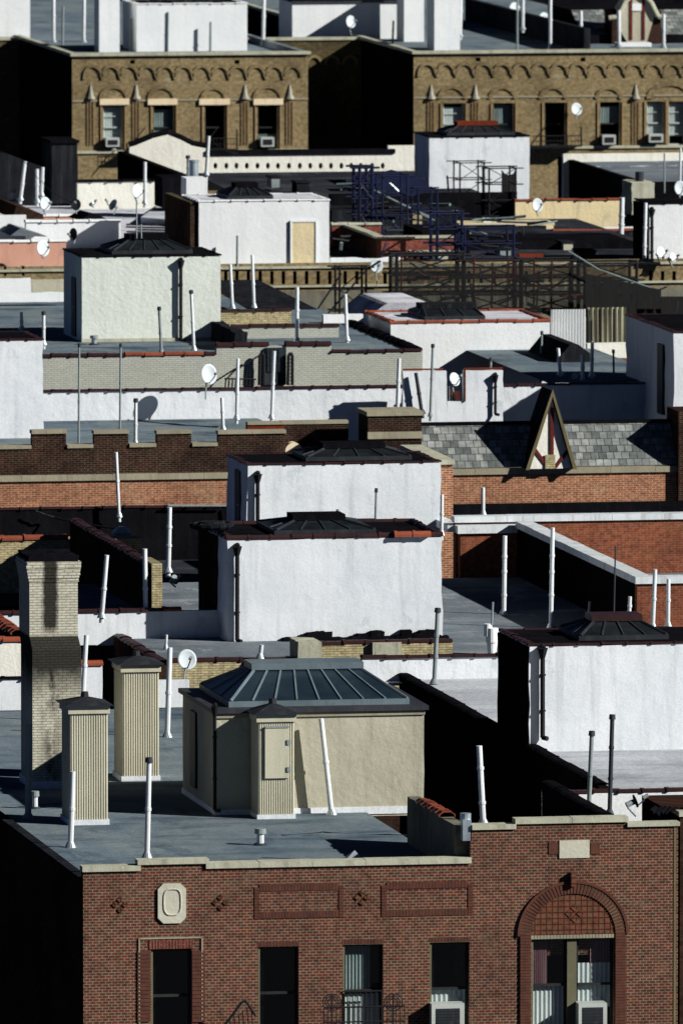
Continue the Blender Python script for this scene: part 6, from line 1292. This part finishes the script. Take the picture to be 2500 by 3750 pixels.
# background roofs and slate with domed gable
YS = PZ(2300,156,zq2-.25).y
def slate_box(label, x0, x1, yt, yb, Y, tilt=3.0, name='slate_roofed_building'):
    h = rect(x0,x1,yt,yb,Y); t = thing(name,label,'building',((h[0]+h[1])/2,Y,0)); z0,z1 = h[2],P((x0+x1)/2,yt,Y+tilt).z
    o = MB().quad((h[0],Y,z0),(h[1],Y,z0),(h[1],Y+tilt,z1),(h[0],Y+tilt,z1)).build('slate_roof', M['slate'], t)
    uv = o.data.uv_layers.new(name='UVMap'); L = math.hypot(tilt,z1-z0); co = [(h[0]/1.6,0),(h[1]/1.6,0),(h[1]/1.6,L/1.4),(h[0]/1.6,L/1.4)]
    for li, vi in zip(o.data.polygons[0].loop_indices,o.data.polygons[0].vertices): uv.data[li].uv = co[vi]
    MB().box(h[0],h[1],Y+.05,Y+tilt+6,0,z0-.02).build('wall', M['shadebrk'], t); MB().box(h[0],h[1],Y+tilt,Y+tilt+6,z0,z1).build('upper_wall', M['tar'], t); return t
slate_box('dark slate roof left of the domed gable', 2135, 2252, 34, 140, YS); slate_box('dark slate roof right of the domed gable', 2440, 2700, 32, 140, YS)
h = rect(2272,2392,-40,152,YS-1); t = thing('domed_gable','beige domed gable with dark vertical stripes at the top right','gable',((h[0]+h[1])/2,YS,h[2]))
cx=(h[0]+h[1])/2; hw=(h[1]-h[0])/2
MB().poly([(cx-hw*.6,h[2]),(cx+hw*.6,h[2]),(cx+hw,h[2]+1.1),(cx+hw,h[3]-.9),(cx+hw*.55,h[3]-.25),(cx,h[3]),(cx-hw*.55,h[3]-.25),(cx-hw,h[3]-.9),(cx-hw,h[2]+.5)],YS-1,YS+.4).build('wall', M['beige'], t)
q = MB(); 
for k in (-.38,.38): q.box(cx+hw*k-.07,cx+hw*k+.07,YS-1.04,YS-1.0,h[2]+.1,h[3]-.2)
q.build('stripe', M['timber'], t); MB().box(cx-.25,cx+.2,YS-1.06,YS-1.0,h[2]+1.5,h[2]+1.85).build('white_patch', M['whitesm'], t)
q = MB(); 
for s in (-1,1): q.path([Vector((cx+s*hw*1.75,YS-1.1,h[3]-1.35)),Vector((cx+s*hw*1.25,YS-1.1,h[3]-1.3)),Vector((cx+s*hw*.8,YS-1.1,h[3]-.6)),Vector((cx,YS-1.1,h[3]+.05))],.12,n=7)
q.build('curved_coping', M['stone'], t)
MB().box(cx-hw*1.5,cx+hw*1.5,YS-.9,YS+1,h[2]-3,h[2]+1.5).build('brick_cheek', M['shadebrk'], t)
YL9 = YS-4; h = rect(2265,2385,156,170,YL9); tag(MB().box(h[0],h[1],YL9,YL9+1,h[2],h[3]).build('white_ledge', M['whitesm'], None, loc=(h[0],YL9,h[2])),'bright white ledge below the domed gable','ledge')
def backwall(label,x0,x1,yt,yb,Y,m,th=4): h = rect(x0,x1,yt,yb,Y); t = thing('background_wall',label,'wall',(h[0],Y,h[2])); MB().box(h[0],h[1],Y,Y+th,h[2]-8,h[3]).build('wall', M[m], t); return t
backwall('white wall between the top left bulkheads',112,352,22,60,655,'cream'); backwall('lower white wall at the top left gap',100,185,62,118,650,'cream'); backwall('white curb wall right of the panelled top bulkhead',905,1030,60,120,650,'whitesm')
backwall('white wall piece behind the top right roof',1690,1808,52,110,640,'whitesm'); backwall('dark building mass behind the top left bulkheads',-200,1800,-80,90,700,'tar'); backwall('dark building mass behind the top right roofs',1700,2800,-120,130,690,'tar')
XS = P(2050,175,590).x; ys = YB(XS,1700); t = thing('parapet_wall','blue shaded receding parapet on the top right roof','wall',(XS,600,zR)); zz_=zq2-.25
MB().box(XS,XS+.3,YQ+3,ys,zz_-.1,zz_+1.1).build('wall', M['tardk'], t)
yr_ = PZ(2100,160,zz_).y; MB().box(XS+.3,XS+22,yr_,yr_+.4,zz_-.1,zz_+.42).build('dark_rear_wall', M['tar'], t)
# ------------------------------------------------------------------ tidy helper properties
for o in bpy.data.objects:
    if '_L' in o: del o['_L']
